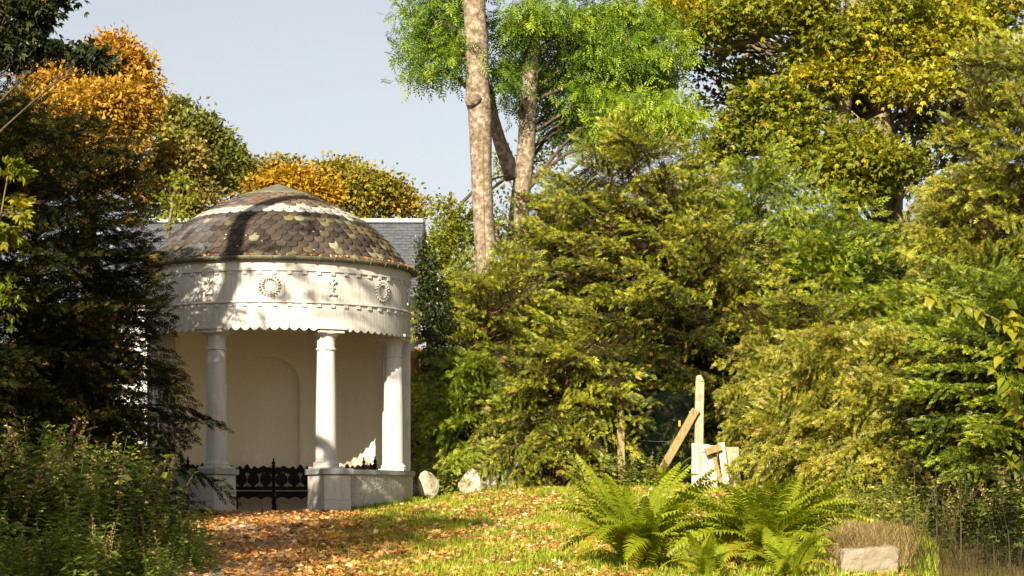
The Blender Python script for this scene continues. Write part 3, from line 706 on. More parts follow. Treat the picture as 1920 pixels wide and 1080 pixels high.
def yew_meshes(name, H, Rm, nbo, prof, mats, seed, droop=0.0, bscale=(.75, 1.2), tint_shift=0.0, inner=True):
    r = np.random.default_rng(seed); g = Geo(); t = Geo()
    ph = r.uniform(0, 6.28, 6)
    tube(t, [(0, 0, -.4), (.05, .02, H * .15), (.0, .08, H * .4), (-.05, .05, H * .7), (0, 0, H * .93)], [Rm * .085 + .06, Rm * .07 + .04, Rm * .05 + .03, .05, .02], 8, .5, 0)
    for k in range(nbo):
        h = (k + r.random()) / nbo; h = .04 + .96 * h ** .9; az = k * 2.39996 + r.normal() * .25
        lump = 1 + .20 * math.sin(2 * az + ph[0] + 4 * h) + .14 * math.sin(3 * az + ph[1] - 7 * h) + .10 * math.sin(5 * az + ph[2] + 11 * h)
        rad = Rm * prof(h) * lump
        pitch = (-.30 - droop) + h * .80 + r.normal() * .16
        s = r.uniform(*bscale) * (.75 if h > .9 else 1)
        reach = 1.45 * s; st = max(0., (rad - reach * math.cos(pitch))) * r.uniform(.75, 1.0)
        d = np.array([math.cos(az) * math.cos(pitch), math.sin(az) * math.cos(pitch), math.sin(pitch)])
        p = np.array([math.cos(az) * st, math.sin(az) * st, H * h * .94])
        if h > .93: p *= np.array([.4, .4, 1])
        V, F, T, Mi, SM = BOUGHS[k % 3]
        fr = frames(d[None], np.array([[0, 0, 1.]]) + r.normal(size=(1, 3)) * .35)[0]
        g.V.append((V @ fr.T * s + p).astype(np.float32)); g.F.append(F + g.n); g.n += len(V)
        g.T.append(np.clip(np.where(T > .99, T, np.minimum(.93, T + r.normal() * .14 + tint_shift)), 0, 1).astype(np.float32)); g.M.append(Mi); g.SM.append(SM)
        if st > .3 and k % 2 == 0: tube(t, [(0, 0, H * h * .94 - st * .25), p * np.array([.5, .5, 1]) - np.array([0, 0, .08 * st]), p], [.05, .035, .018], 4, .5, 0)
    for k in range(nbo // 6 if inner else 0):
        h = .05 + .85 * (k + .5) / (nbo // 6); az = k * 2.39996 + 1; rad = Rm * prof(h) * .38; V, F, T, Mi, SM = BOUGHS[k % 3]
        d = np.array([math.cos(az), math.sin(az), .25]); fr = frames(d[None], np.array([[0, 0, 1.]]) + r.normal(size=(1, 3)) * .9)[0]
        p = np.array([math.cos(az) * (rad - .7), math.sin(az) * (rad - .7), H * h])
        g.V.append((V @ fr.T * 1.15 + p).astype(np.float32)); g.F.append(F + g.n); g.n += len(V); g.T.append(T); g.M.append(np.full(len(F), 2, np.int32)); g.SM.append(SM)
    return g.mesh(name + '_crown', mats), t.mesh(name + '_trunk', M['bark_yew'])
dome_prof = lambda h: math.sqrt(max(.02, 1 - h ** 2.6)) * (.72 + .28 * math.sin(min(1, h * 2.2 + .25) * math.pi / 2))
cone_prof = lambda h: max(.06, (1 - h) ** .72) * (.8 + .2 * min(1, h * 5))
YM = {}
YM['tall'] = yew_meshes('yew_tall', 8.6, 3.0, 235, lambda h: max(.12, (1 - h ** 2.7) ** .6) * (.85 + .15 * min(1, h * 4)), [M['yew'], M['twig'], M['inner']], 21)
YM['mid'] = yew_meshes('yew_mid', 5.4, 2.5, 165, dome_prof, [M['yew'], M['twig'], M['inner']], 22)
YM['sparse'] = yew_meshes('yew_sparse', 5.4, 2.6, 60, dome_prof, [M['yew'], M['twig'], M['inner']], 24, .2, inner=False)
YM['low'] = yew_meshes('yew_low', 3.2, 2.2, 120, dome_prof, [M['yew'], M['twig'], M['inner']], 23, .25)
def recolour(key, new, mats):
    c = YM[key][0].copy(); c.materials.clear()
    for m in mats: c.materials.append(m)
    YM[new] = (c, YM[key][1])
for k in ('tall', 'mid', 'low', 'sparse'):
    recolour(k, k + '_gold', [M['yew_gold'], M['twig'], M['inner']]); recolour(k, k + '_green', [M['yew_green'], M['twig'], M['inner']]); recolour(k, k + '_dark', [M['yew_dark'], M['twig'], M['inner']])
HT = {'tall': 8.6, 'mid': 5.4, 'low': 3.2, 'sparse': 5.4}
def yew(px, ytop, Y, kind, label, group, rz=0., sx=1.0, name='yew_tree', cat='tree'):
    """yew whose top shows at pixel (px, ytop) when it stands at depth Y"""
    x = (px - 960) / FPX * Y; z0 = GZ(x, Y) - .05; top = EYE + (HOR - ytop) / FPX * Y
    sz = (top - z0) / HT[kind.split('_')[0]]
    o = thing(name, label, cat, (x, Y, z0), rz, group); o.scale = (sx * (.5 + .5 * sz), sx * (.5 + .5 * sz), sz)
    link('crown', YM[kind][0], o); link('trunk', YM[kind][1], o)
    return o

def lump_points(cl, n, r, shell=.62, top=.25):
    """points in the outer part of an ellipsoid clump, thinner underneath"""
    c, rad = np.array(cl[0], float), np.array(cl[1], float)
    u = unit(int(n * 1.6), r); keep = (u[:, 2] > -.35) | (r.random(len(u)) < top); u = u[keep][:n]
    ph = r.uniform(0, 6.28, 3)
    q = 1 + .16 * np.sin(u[:, 0] * 5 + ph[0]) * np.sin(u[:, 1] * 5 + ph[1]) + .12 * np.sin(u[:, 2] * 7 + ph[2])
    return c + u * rad * (r.uniform(shell, 1, len(u)) * q)[:, None], u
def fill_clump(g, cl, r, n, leaf, size, per=9, spread=.22, droop=.35, tint=(.5, .25), mi=0, shell=.55, up=.9):
    tw = max(1, n // per); p, u = lump_points(cl, tw, r, shell)
    tw = len(p)
    pos = np.repeat(p, per, 0) + r.normal(size=(tw * per, 3)) * spread * np.array([1, 1, .7])
    d = np.repeat(u * .7 + unit(tw, r) * .5, per, 0) + unit(tw * per, r) * .75 + np.array([0, 0, -droop])
    upv = np.array([0, 0, up]) + unit(tw * per, r) * .75
    t = np.clip(np.repeat(r.normal(tint[0], tint[1] * .6, tw), per) + r.normal(0, tint[1] * .7, tw * per), 0, 1)
    place(g, *leaf, pos, frames(d, upv), size * r.uniform(.7, 1.25, tw * per), t, mi)
def limb(g, a, b, r0, r1, r, sag=.12, n=7, sides=6, wob=.12):
    a, b = np.array(a, float), np.array(b, float); L = np.linalg.norm(b - a); t = np.linspace(0, 1, n)[:, None]
    pts = a + (b - a) * t + np.sin(t * math.pi) * np.array([0, 0, sag * L]) + np.sin(t * math.pi) * r.normal(size=3) * wob * L * .4 + r.normal(size=(n, 3)) * wob * .12 * L * np.sin(t * math.pi)
    tube(g, pts, np.linspace(r0, r1, n), sides); return pts
def broad_tree(name, label, base, trunk, clumps, mats, leaf, size, seed, bark, group=None, per=9, droop=.35, spread=.22, sub=5, cat='tree', limb_r=.07, limbs=True, up=.9, trunk_sides=12, limb_mat=None):
    """trunk: [(x,y,z,r)]; clumps: [((x,y,z),(rx,ry,rz), n_leaves, tint_mean, material index)] in world space"""
    r = np.random.default_rng(seed); o = thing(name, label, cat, base, 0, group); B = np.array(base, float)
    tg = Geo(); tp = np.array([q[:3] for q in trunk], float) - B
    sp = smoothprof([tuple(q) + (w_[3],) for q, w_ in zip(tp, trunk)], 5) if len(trunk) > 2 else np.array([tuple(q) + (w_[3],) for q, w_ in zip(tp, trunk)])
    jit = r.normal(size=(len(sp), 1)) * .03
    tube(tg, sp[:, :3], sp[:, 3] * (1 + jit[:, 0]), trunk_sides)
    cg = Geo(); lg = Geo()
    for c, rad, n, tm, mi in clumps:
        c = np.array(c, float) - B; fill_clump(cg, (c, rad), r, n, leaf, size, per, spread, droop, (tm, .25), mi, up=up)
        if limbs:
            lg = Geo()
            k = np.argmin(np.abs(sp[:, 2] - (c[2] - .7 * np.linalg.norm(c[:2] - sp[-1, :2]))) + .0)
            pts = limb(lg, sp[k, :3], c, limb_r, limb_r * .45, r)
            for _ in range(sub):
                u = unit(1, r)[0]; u[2] = abs(u[2]) * .8 - .1
                limb(lg, pts[r.integers(3, 6)], c + u * np.array(rad) * .85, limb_r * .4, .008, r, .05, 5, 4)
            lg.obj('limb', limb_mat or bark, o)
    t_ = tg.obj('trunk', bark, o)
    cr = cg.obj('crown', mats, o)
    return o
def clp(px, py, Y, rx, rz, n, tint=.5, mi=0, ry=None):
    """clump given by pixel centre, depth and pixel radii"""
    k = Y / FPX; return (tuple(P(px, py, Y)), (rx * k, (ry if ry else (rx + rz) * .5) * k, rz * k), n, tint, mi)

# ------------------------------------------------------------------ yews
YG = 'yews along the fence behind the lawn'
yew(1195, 236, 50.5, 'tall', 'tallest olive-green yew rising behind the fence post and gate', YG, .4, .86)
yew(1040, 345, 51.5, 'tall', 'yew left of the tallest one, below the paler second ash trunk', YG, 2.2, .72)
yew(915, 505, 49.5, 'mid', 'rounded yew at the foot of the thick ash trunk', YG, 1.1, .78)
yew(1420, 285, 52.0, 'tall_green', 'fresh green yew right of the tallest one, under the oak', YG, 3.3, .80)
yew(1330, 430, 49.5, 'mid', 'yew directly above the wooden gate', YG, 5.1, .85)
yew(1530, 420, 51.0, 'mid_green', 'green yew under the yellow oak bough with two trunks showing', YG, .9, .95)
yew(1700, 425, 52.0, 'mid_green', 'green yew at the right below the golden oak leaves', YG, 2.0, .95)
yew(1835, 300, 47.5, 'tall_gold', 'tall brownish gold yew near the right edge', YG, 4.0, .72)
yew(1925, 60, 47.0, 'tall', 'dark yew cut by the right edge of the picture', YG, 5.4, .80)
LOW = 'low drooping yews in front of the hedge'
yew(905, 660, 47.9, 'low_green', 'low bushy yew right of the pavilion behind the pointed stones', LOW, .3, .72)
yew(1060, 640, 46.6, 'low', 'low drooping yew left of the chain-link fence', LOW, 3.0, .80)
yew(1240, 575, 48.6, 'low_dark', 'dark low yew behind the chain-link fence', LOW, 2.0, .9)  # dark colouring here imitates the shade behind the fence
yew(1455, 640, 46.9, 'low_gold', 'drooping yew just right of the tall fence post', LOW, 1.2, .62)
yew(1565, 610, 42.8, 'low_gold', 'broad brownish drooping yew behind the right fern', LOW, 4.4, .80)
yew(1735, 620, 41.5, 'low_gold', 'brownish drooping yew near the right above the dry grasses', LOW, 5.6, .78)
yew(1850, 500, 43.5, 'mid_green', 'green yew behind the leafy twig at the right edge', LOW, 1.9, .8)
BACK = 'yews in the second row'
BL = ['behind the foot of the thick ash', 'behind the tallest yew', 'behind the yew above the gate', 'left behind the oak trunks', 'right behind the oak trunks', 'behind the golden oak leaves', 'furthest back at the right edge', 'above the drooping gold yews', 'between gate and drooping gold yews', 'just left behind the chain-link fence', 'low at the right edge above the tall grasses', 'outermost at the right edge, behind the lime twig']
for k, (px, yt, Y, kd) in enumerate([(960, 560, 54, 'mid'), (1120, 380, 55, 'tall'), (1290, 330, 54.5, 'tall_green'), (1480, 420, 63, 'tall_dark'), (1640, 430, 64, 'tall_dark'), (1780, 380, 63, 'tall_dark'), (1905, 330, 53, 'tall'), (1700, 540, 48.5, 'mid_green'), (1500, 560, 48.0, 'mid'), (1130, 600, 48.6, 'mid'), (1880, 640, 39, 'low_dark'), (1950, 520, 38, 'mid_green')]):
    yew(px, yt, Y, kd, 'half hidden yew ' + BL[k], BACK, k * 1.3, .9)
# dark yew at the left
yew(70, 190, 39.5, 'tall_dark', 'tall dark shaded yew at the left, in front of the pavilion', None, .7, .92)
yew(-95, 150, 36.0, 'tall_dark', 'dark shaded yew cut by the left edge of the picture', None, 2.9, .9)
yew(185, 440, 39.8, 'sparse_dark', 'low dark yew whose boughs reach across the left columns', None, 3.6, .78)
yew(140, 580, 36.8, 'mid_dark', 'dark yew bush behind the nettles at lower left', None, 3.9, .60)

# ------------------------------------------------------------------ ash trees
def pix(pts, Y): return [(*P(a, b, Y + dy), r_ * Y / FPX) for a, b, r_, dy in pts]
Ya = 55.0
b0 = P(925, 900, Ya)
ash1 = pix([(930, 905, 30, 0), (922, 620, 23, 0), (914, 510, 20.5, 0), (906, 400, 20, 0), (902, 300, 20, 0), (900, 215, 23, 0), (896, 180, 23.5, 0), (895, 120, 21, 0), (890, 20, 22, 0), (884, -100, 20, 0), (870, -260, 16, 0), (860, -420, 10, 0)], Ya)
cl = [clp(825, 45, 55.8, 52, 40, 330, .35), clp(790, 70, 55.5, 30, 34, 170, .45), clp(800, 130, 55.2, 26, 34, 150, .45), clp(845, 20, 56.2, 50, 44, 300, .3), clp(852, 115, 54.9, 22, 46, 190, .55), clp(815, -30, 55.5, 60, 34, 200, .4), clp(768, 120, 55.5, 16, 40, 90, .5), clp(835, 85, 55.8, 34, 40, 220, .4), clp(775, 30, 55.5, 18, 24, 70, .5),
      clp(870, -150, 56, 120, 90, 500, .5), clp(960, -230, 55, 120, 90, 400, .5)]
broad_tree('ash_tree', 'pale thick ash trunk with few leaves, left of the second ash', b0, ash1, cl, [M['ash']], PINN, .31, 31, M['bark_ash'], 'ash trees', per=5, droop=.75, spread=.28, limb_r=.05, trunk_sides=20, limb_mat=M['bark'])
t1 = bpy.data.objects['ash_tree']
# sawn-off knot and bark seam
g = Geo(); kp = np.array(P(884, 187, Ya - .28)) - np.array(b0)
tube(g, [kp + np.array([.12, .12, .0]), kp, kp + np.array([-.06, -.07, -.01]), kp + np.array([-.068, -.078, -.012])], [.20, .17, .14, .10], 12); g.obj('knot', M['bark_ash'], t1)
g = Geo(); 
tube(g, [np.array(P(x, y, Ya)) - np.array(b0) + np.array([0, -k, 0]) for x, y, k in ((905, 235, .255), (906, 300, .255), (907, 360, .255), (908, 430, .26), (911, 490, .262))], [.006, .018, .014, .02, .008], 5); g.obj('bark_seam', M['twig'], t1)
Yb = 57.0; b1 = P(960, 900, Yb)
ash2 = pix([(950, 905, 26, 0), (964, 520, 20, 0), (970, 440, 19, 0), (976, 370, 18, 0), (986, 290, 17, 0), (990, 200, 16, 0), (996, 100, 15, 0), (1001, 0, 14, 0), (1010, -120, 12, 0), (1020, -300, 7, 0)], Yb)
cl = []
ra = np.random.default_rng(5)
for px, py, rx, rz, n, t in [(985, 130, 55, 60, 520, .5), (960, 60, 45, 55, 380, .4), (1000, 30, 70, 45, 520, .5), (945, 150, 28, 50, 260, .35), (1080, 60, 75, 55, 700, .55), (1060, 150, 75, 45, 650, .6), (1150, 30, 70, 50, 620, .6),
                             (1165, 110, 80, 50, 720, .55), (1120, 190, 80, 42, 620, .5), (1220, 150, 65, 55, 600, .65), (1200, 215, 70, 40, 560, .65), (1265, 215, 48, 42, 420, .75), (1245, 95, 50, 50, 430, .6), (1090, 245, 62, 36, 430, .45),
                             (1160, 262, 70, 32, 430, .6), (1040, 215, 38, 45, 260, .5), (1210, 40, 50, 45, 380, .6), (985, 200, 22, 30, 130, .5), (1290, 250, 26, 22, 130, .8), (1080, -60, 120, 50, 420, .5), (1180, -50, 90, 45, 300, .5), (1125, 110, 110, 110, 700, .25)]:
    cl.append(clp(px, py, Yb + (-1.0 if (px in (960, 945, 1000)) or (py > 205 and px > 1100) else 1.0) + ra.uniform(-.5, .8), rx * .78, rz * .66, int(n * (.7 if px in (960, 945, 1000) else .95)), t + .04))
broad_tree('ash_tree', 'green leafy ash with thinner mottled trunk and drooping leaves', b1, ash2, cl, [M['ash']], PINN, .31, 32, M['bark_ash'], 'ash trees', per=5, droop=.75, spread=.28, limb_r=.05, trunk_sides=16, limb_mat=M['bark'])
t2 = [o for o in bpy.data.objects if o.name.startswith('ash_tree')][-1]
g = Geo(); tube(g, [np.array(P(x, y, Y)) - np.array(b1) for x, y, Y in ((962, 335, 57), (950, 300, 57), (936, 262, 56.9), (925, 222, 56.8), (915, 160, 56.6))], [.21, .20, .17, .15, .12], 10); g.obj('side_stem', M['bark_ash'], t2)

# ------------------------------------------------------------------ oak
Yo = 60.0; bo = P(1640, 900, Yo)
oak_tr = pix([(1640, 905, 40, 0), (1640, 600, 34, 0), (1668, 400, 26, 0), (1664, 300, 22, 0), (1650, 225, 26, 0), (1625, 150, 22, 0), (1612, 80, 24, 0), (1606, 0, 22, 0), (1600, -120, 18, 0), (1590, -300, 10, 0)], Yo)
cl = []
for px, py, rx, rz, n, t, mi, dy in [(1285, 40, 55, 45, 900, .6, 2, 0), (1260, 15, 35, 30, 350, .6, 2, 1), (1330, 15, 60, 30, 600, .6, 2, 0), (1400, 20, 70, 35, 620, .5, 0, 1), (1480, 20, 70, 40, 650, .5, 0, 1), (1530, 45, 60, 40, 520, .5, 0, 2),
        (1560, 145, 75, 32, 1100, .5, 2, -1.5), (1640, 120, 60, 36, 800, .55, 2, -1.5), (1700, 90, 80, 45, 1300, .5, 2, -1.5), (1780, 60, 80, 40, 1100, .45, 2, -1), (1720, 165, 75, 32, 1000, .5, 2, -2), (1800, 130, 75, 40, 1000, .45, 2, -1.5), (1850, 70, 80, 60, 900, .4, 1, 0), (1850, 15, 90, 40, 900, .5, 0, 0), (1740, 15, 70, 35, 650, .5, 0, .5),
        (1445, 195, 65, 36, 1000, .55, 1, -1.5), (1400, 250, 60, 42, 1000, .55, 1, -1), (1470, 265, 70, 38, 1000, .55, 1, -1.5), (1510, 215, 50, 30, 500, .5, 1, -1.5), (1425, 150, 55, 28, 500, .45, 1, 0), (1340, 300, 40, 30, 380, .5, 1, -.5),
        (1555, 315, 75, 32, 1150, .6, 1, -2.2), (1640, 300, 75, 30, 1150, .65, 1, -2.4), (1600, 262, 60, 26, 500, .6, 1, -2), (1590, 350, 60, 24, 500, .5, 1, -2.2), (1690, 330, 45, 26, 480, .55, 1, -2),
        (1310, 130, 40, 45, 320, .5, 3, 1), (1340, 190, 40, 30, 260, .5, 3, 1), (1390, 115, 60, 40, 380, .5, 3, 2), (1300, 210, 30, 25, 100, .5, 3, 1.5), (1365, 60, 60, 40, 360, .6, 3, 2),
        (1750, 230, 90, 40, 700, .4, 1, 1), (1850, 210, 80, 50, 700, .4, 1, .5), (1600, 200, 80, 60, 600, .4, 3, 3), (1700, 290, 100, 60, 700, .3, 3, 3), (1800, 300, 90, 70, 700, .3, 3, 3), (1500, 330, 90, 60, 600, .3, 3, 3),
        (1450, -50, 180, 50, 700, .5, 0, 0), (1380, 30, 60, 36, 700, .6, 1, -2), (1450, 30, 50, 34, 420, .6, 1, -2), (1510, 15, 60, 36, 700, .6, 1, -2), (1560, 70, 50, 40, 600, .55, 1, -2), (1680, 20, 70, 40, 900, .55, 1, -2), (1520, 110, 60, 30, 500, .5, 1, -1), (1330, 60, 46, 36, 500, .55, 1, -1), (1640, 60, 40, 40, 500, .5, 2, -2), (1650, -60, 180, 60, 500, .5, 0, 0), (1820, -60, 120, 50, 350, .5, 0, 0)]:
    cl.append(clp(px, py, Yo + dy, rx, rz, int(n * (1.45 if mi < 3 else .75)), t, mi))
broad_tree('oak_tree', 'big spreading oak in green and golden leaf at upper right', bo, oak_tr, cl, [M['oak'], M['oak_green'], M['oak_gold'], M['oak_dark']], LEAF2, .165, 33, M['bark_mid'], None, per=9, droop=.15, spread=.20, limb_r=.075, sub=3)
oak = bpy.data.objects['oak_tree']
g = Geo(); ro = np.random.default_rng(9)
def oak_limb(pts, r0, r1, dy=0, sides=8):
    q = smoothprof([tuple(np.array(P(x, y, Yo + dy)) - np.array(bo)) for x, y in pts], 5); n = len(q)
    tube(g, q + ro.normal(size=q.shape) * .015, np.linspace(r0, r1, n), sides)
oak_limb([(1612, 75), (1560, 45), (1520, 48), (1480, 52), (1440, 62), (1410, 75), (1385, 82), (1350, 92), (1310, 88)], .20, .05, -1.0)
oak_limb([(1440, 62), (1437, 40), (1442, 15), (1450, -20)], .10, .05, -1.0)
oak_limb([(1600, 110), (1540, 78), (1480, 88), (1420, 85), (1370, 95), (1330, 112), (1300, 140)], .16, .03, .5)
oak_limb([(1600, 30), (1540, 12), (1490, 16), (1440, 14), (1400, 6), (1360, -10)], .15, .05, .3)
oak_limb([(1420, 85), (1390, 120), (1400, 140), (1425, 150)], .10, .03, .5)
oak_limb([(1360, 100), (1350, 125), (1385, 140), (1420, 135)], .09, .03, .2)
oak_limb([(1620, 90), (1680, 55), (1740, 45), (1800, 30)], .16, .05, .5)
oak_limb([(1650, 230), (1700, 215), (1740, 235), (1760, 280)], .10, .04, .5)
oak_limb([(1395, 300), (1360, 285), (1330, 280), (1310, 262)], .10, .03, -.5)
oak_limb([(1360, 285), (1345, 268), (1325, 262)], .06, .02, -.5)
g.obj('great_limbs', M['bark_mid'], oak)
g = Geo(); oak_limb([(1585, 420), (1592, 360), (1588, 300), (1575, 240), (1583, 190), (1600, 130)], .30, .20, -1, 12)
oak_limb([(1650, 410), (1652, 340), (1662, 280), (1648, 215)], .22, .24, -1.3, 12); g.obj('second_trunk', M['bark_mid'], oak)

# ------------------------------------------------------------------ trees in the distance
def far_tree(label, Y, px, trunkw, clumps, mats, size, seed, leaf=LEAF, group='autumn trees beyond the pavilion', **kw):
    b = P(px, 900, Y); top = min(c[1] for c in clumps)
    tr = pix([(px, 905, trunkw, 0), (px + 5, 700, trunkw * .8, 0), (px - 4, 500, trunkw * .6, 0), (px, top + 60, trunkw * .3, 0)], Y)
    return broad_tree(kw.pop('name', 'autumn_tree'), label, b, tr, [clp(c[0], c[1], Y + c[6] if len(c) > 6 else Y, c[2] * .88, c[3] * .88, int(c[4] * 1.15), c[5]) for c in clumps], mats, leaf, size, seed, M['bark'], group, per=8, droop=.1, spread=.22, limb_r=.06, sub=4, **kw)
far_tree('orange beech above the dark yew at upper left', 66, 170, 26,
         [(190, 130, 62, 48, 2400, .6, 0), (235, 125, 45, 40, 1400, .65, 0), (255, 175, 45, 45, 1600, .6, 0), (140, 150, 62, 45, 1800, .55, -.5), (90, 150, 55, 45, 1400, .6, 0), (190, 195, 80, 50, 2600, .5, -1.5), (245, 215, 45, 38, 1300, .5, -1), (120, 220, 80, 50, 2000, .5, -1), (60, 230, 60, 60, 1300, .5, 0), (220, 270, 70, 50, 1700, .4, -1), (130, 300, 90, 60, 1700, .35, 0), (30, 330, 80, 80, 1000, .4, 0), (230, 350, 60, 60, 1100, .3, 0), (215, 95, 36, 26, 700, .8, 0)], [M['beech']], .17, 41, name='beech_tree')
far_tree('green oak left of the dome against the sky', 72, 370, 24,
         [(320, 225, 48, 40, 1500, .55, 0), (370, 255, 52, 48, 1700, .4, 0), (330, 290, 55, 45, 1500, .5, -1), (405, 290, 45, 45, 1300, .3, .5), (435, 315, 30, 40, 700, .3, 0), (395, 345, 50, 45, 1100, .35, 0), (300, 205, 26, 24, 400, .6, 0)], [M['far_green']], .18, 42, name='oak_tree')
far_tree('bronze-green tree behind the left side of the dome', 67, 340, 20, [(320, 330, 50, 55, 1700, .5, 0), (350, 300, 40, 36, 900, .6, 0), (300, 390, 50, 60, 1000, .4, 0), (370, 380, 50, 50, 900, .4, 0)], [M['far_brown']], .17, 43)
far_tree('dull green tree just above the left slope of the dome', 80, 500, 20, [(490, 335, 50, 34, 1300, .4, 0), (460, 325, 32, 34, 600, .3, 0), (530, 325, 40, 26, 700, .5, 0), (500, 385, 70, 50, 900, .3, 0)], [M['far_brown']], .19, 44)
far_tree('flame orange tree directly behind the dome top', 70, 545, 18, [(525, 345, 40, 26, 900, .5, 0), (560, 350, 45, 34, 1200, .6, 0), (600, 365, 42, 34, 1000, .5, 0), (490, 360, 30, 22, 450, .2, 0), (560, 410, 80, 50, 700, .4, 0)], [M['beech_fire']], .17, 45)
far_tree('yellow-brown beech right of the dome top', 74, 680, 22, [(645, 335, 52, 36, 1500, .5, 0), (690, 355, 52, 42, 1600, .4, -.5), (730, 370, 48, 34, 1200, .55, 0), (640, 385, 60, 40, 1100, .4, 0), (765, 395, 34, 26, 600, .6, 0), (700, 420, 80, 50, 1000, .4, 0), (615, 320, 26, 20, 300, .5, 0)], [M['beech_yellow']], .17, 46, name='beech_tree')
far_tree('pale yellow-green young trees beside the house gable', 62, 845, 10, [(835, 395, 24, 26, 380, .6, 0), (840, 440, 46, 40, 900, .55, 0), (815, 480, 36, 42, 700, .6, 0), (870, 470, 46, 50, 800, .5, 0), (850, 530, 60, 50, 900, .5, 0), (895, 410, 26, 36, 300, .4, 0), (880, 580, 50, 60, 700, .4, 0), (945, 330, 24, 60, 320, .5, 2), (1020, 300, 40, 50, 420, .4, 3), (950, 450, 40, 70, 500, .5, 2)], [M['lime']], .12, 47, name='young_tree', group=None)
# pale sapling behind the dome
sb = P(318, 900, 52); 
broad_tree('sapling', 'pale-stemmed thin sapling behind the left side of the dome', sb, pix([(312, 905, 5, 0), (314, 520, 4, 0), (318, 420, 3.2, 0), (330, 350, 2.4, 0), (338, 330, 1.2, 0)], 52),
           [clp(335, 342, 52, 16, 14, 110, .6), clp(312, 375, 52, 20, 12, 90, .5), clp(348, 380, 52, 16, 14, 80, .6), clp(330, 410, 52, 26, 16, 110, .5)], [M['lime']], LEAF, .13, 48, M['bark_mid'], None, per=5, spread=.12, limb_r=.014, sub=3)
# far wood behind everything: closes the gaps low down
g = Geo(); rw = np.random.default_rng(77)
for k in range(70):
    x = -40 + k * 1.25 + rw.normal() * .5; Y = rw.uniform(84, 96)
    if -11 < x < -2.2: continue
    hgt = (6.0 if x < -10 else 5.0) + rw.uniform(-1, 1)
    fill_clump(g, ((x, Y, gz(x, Y) + hgt * .5), (2.2, 2.0, hgt * .55)), rw, 420, LEAF, .42, 8, .4, .2, (.4, .25))
setp(g.obj('distant_wood', [M['far_green']]), 'dark mass of distant woodland behind the trees', 'woodland', None, 'stuff')
# ------------------------------------------------------------------ fence, gate, planks
def bar(g, a, b, wpx, Y, thick, dy=0., taper=1.0):
    """timber from pixel a to pixel b, wpx pixels wide, facing the camera at depth Y"""
    A = np.array(P(*a, Y)); B = np.array(P(*b, Y)); A[1] += dy; B[1] += dy
    d = B - A; L = np.linalg.norm(d); d /= L; wd = wpx * Y / FPX; s = np.array([d[2], 0, -d[0]]); s /= np.linalg.norm(s); n = np.array([0, 1., 0])
    V = []
    for t in np.linspace(0, 1, 5):
        j = rng.normal() * wd * .02
        for (u, v) in ((-.5, -.5), (.5, -.5), (.5, .5), (-.5, .5)): V.append(A + d * L * t + s * (u * wd * (1 + (taper - 1) * t) + j) + n * v * thick)
    F = [[0, 3, 2, 1], [16, 17, 18, 19]] + [[4 * i + j, 4 * i + (j + 1) % 4, 4 * i + 4 + (j + 1) % 4, 4 * i + 4 + j] for i in range(4) for j in range(4)]
    g.add(V, F)
def rel(g, o):
    L = np.array(o.location, np.float32)
    for k in range(len(g.V)): g.V[k] = g.V[k] - L
    return g
YF = 46.0
fence = thing('chain_link_fence', 'dark green chain-link fence with two timber posts and a brace', 'fence', tuple(P(1240, 905, YF)))
g = Geo(); bar(g, (1308, 925), (1312, 716), 17, YF, .17, 0, .95); bar(g, (1312, 716), (1310, 704), 16, YF, .16, 0, .55)
bevel_obj(rel(g, fence).obj('post', M['wood_pale'], fence), .012)
g = Geo(); bar(g, (1166, 905), (1162, 722), 14, YF, .14); bevel_obj(rel(g, fence).obj('post', M['wood_old'], fence), .012)
g = Geo(); bar(g, (1228, 905), (1304, 768), 15, YF - .12, .12); bevel_obj(rel(g, fence).obj('brace', M['wood_old'], fence), .01)
g = Geo(); bar(g, (1293, 776), (1311, 770), 9, YF - .13, .06); bevel_obj(rel(g, fence).obj('cleat', M['wood_pale'], fence), .006)
g = Geo(); x0, x1 = P(1168, 0, YF).x, P(1306, 0, YF).x; z0, z1 = P(0, 902, YF).z, P(0, 735, YF).z; stp = .062
for sgn in (1, -1):
    c = -(z1 - z0)
    while c < (x1 - x0):
        pts = []
        for k in range(2):
            xx = [max(0, c), min(x1 - x0, c + (z1 - z0))][k]; zz = xx - c
            pts.append((x0 + xx if sgn > 0 else x1 - xx, YF + .05 + .004 * sgn, z0 + zz))
        if abs(pts[0][0] - pts[1][0]) > .01: tube(g, pts, .0022, 3, .5, 0, False, False)
        c += stp
rel(g, fence).obj('wire_mesh', M['wire'], fence)['kind'] = 'stuff'
g = Geo(); tube(g, [P(1168, 822, YF - .02), P(1230, 828, YF - .02), P(1306, 827, YF - .02)], .003, 4); rel(g, fence).obj('tension_wire', M['wire_grey'], fence)
g = Geo(); box(g, P(1274, 794, YF), (.04, .01, .12)); rel(g, fence).obj('yellow_tag', solid_mat('yellow_plastic', (.34, .24, .01), (.4, .28, .02), 5, .5, 0), fence)
YGt = 45.0
gate = thing('wooden_gate', 'broken pale wooden slat gate beside the tall fence post', 'gate', tuple(P(1330, 928, YGt)))
def gbar(a, b, wpx, th, dy, nm, m='gate_wood'):
    g = Geo(); bar(g, a, b, wpx, YGt, th, dy); return bevel_obj(rel(g, gate).obj(nm, M[m], gate), .005)
gbar((1303, 930), (1303, 831), 13, .04, 0, 'slat'); gbar((1323, 930), (1323, 833), 14, .03, .045, 'slat'); gbar((1338, 930), (1337, 835), 15, .03, .05, 'slat'); gbar((1378, 925), (1374, 838), 24, .14, .16, 'end_post', 'wood_pale')
gbar((1297, 842), (1343, 842), 12, .035, .018, 'rail'); gbar((1308, 891), (1330, 891), 13, .04, -.002, 'rail')
gbar((1322, 848), (1351, 838), 13, .12, -.07, 'loose_plank', 'wood_old'); gbar((1364, 925), (1352, 830), 13, .04, -.02, 'leaning_slat')
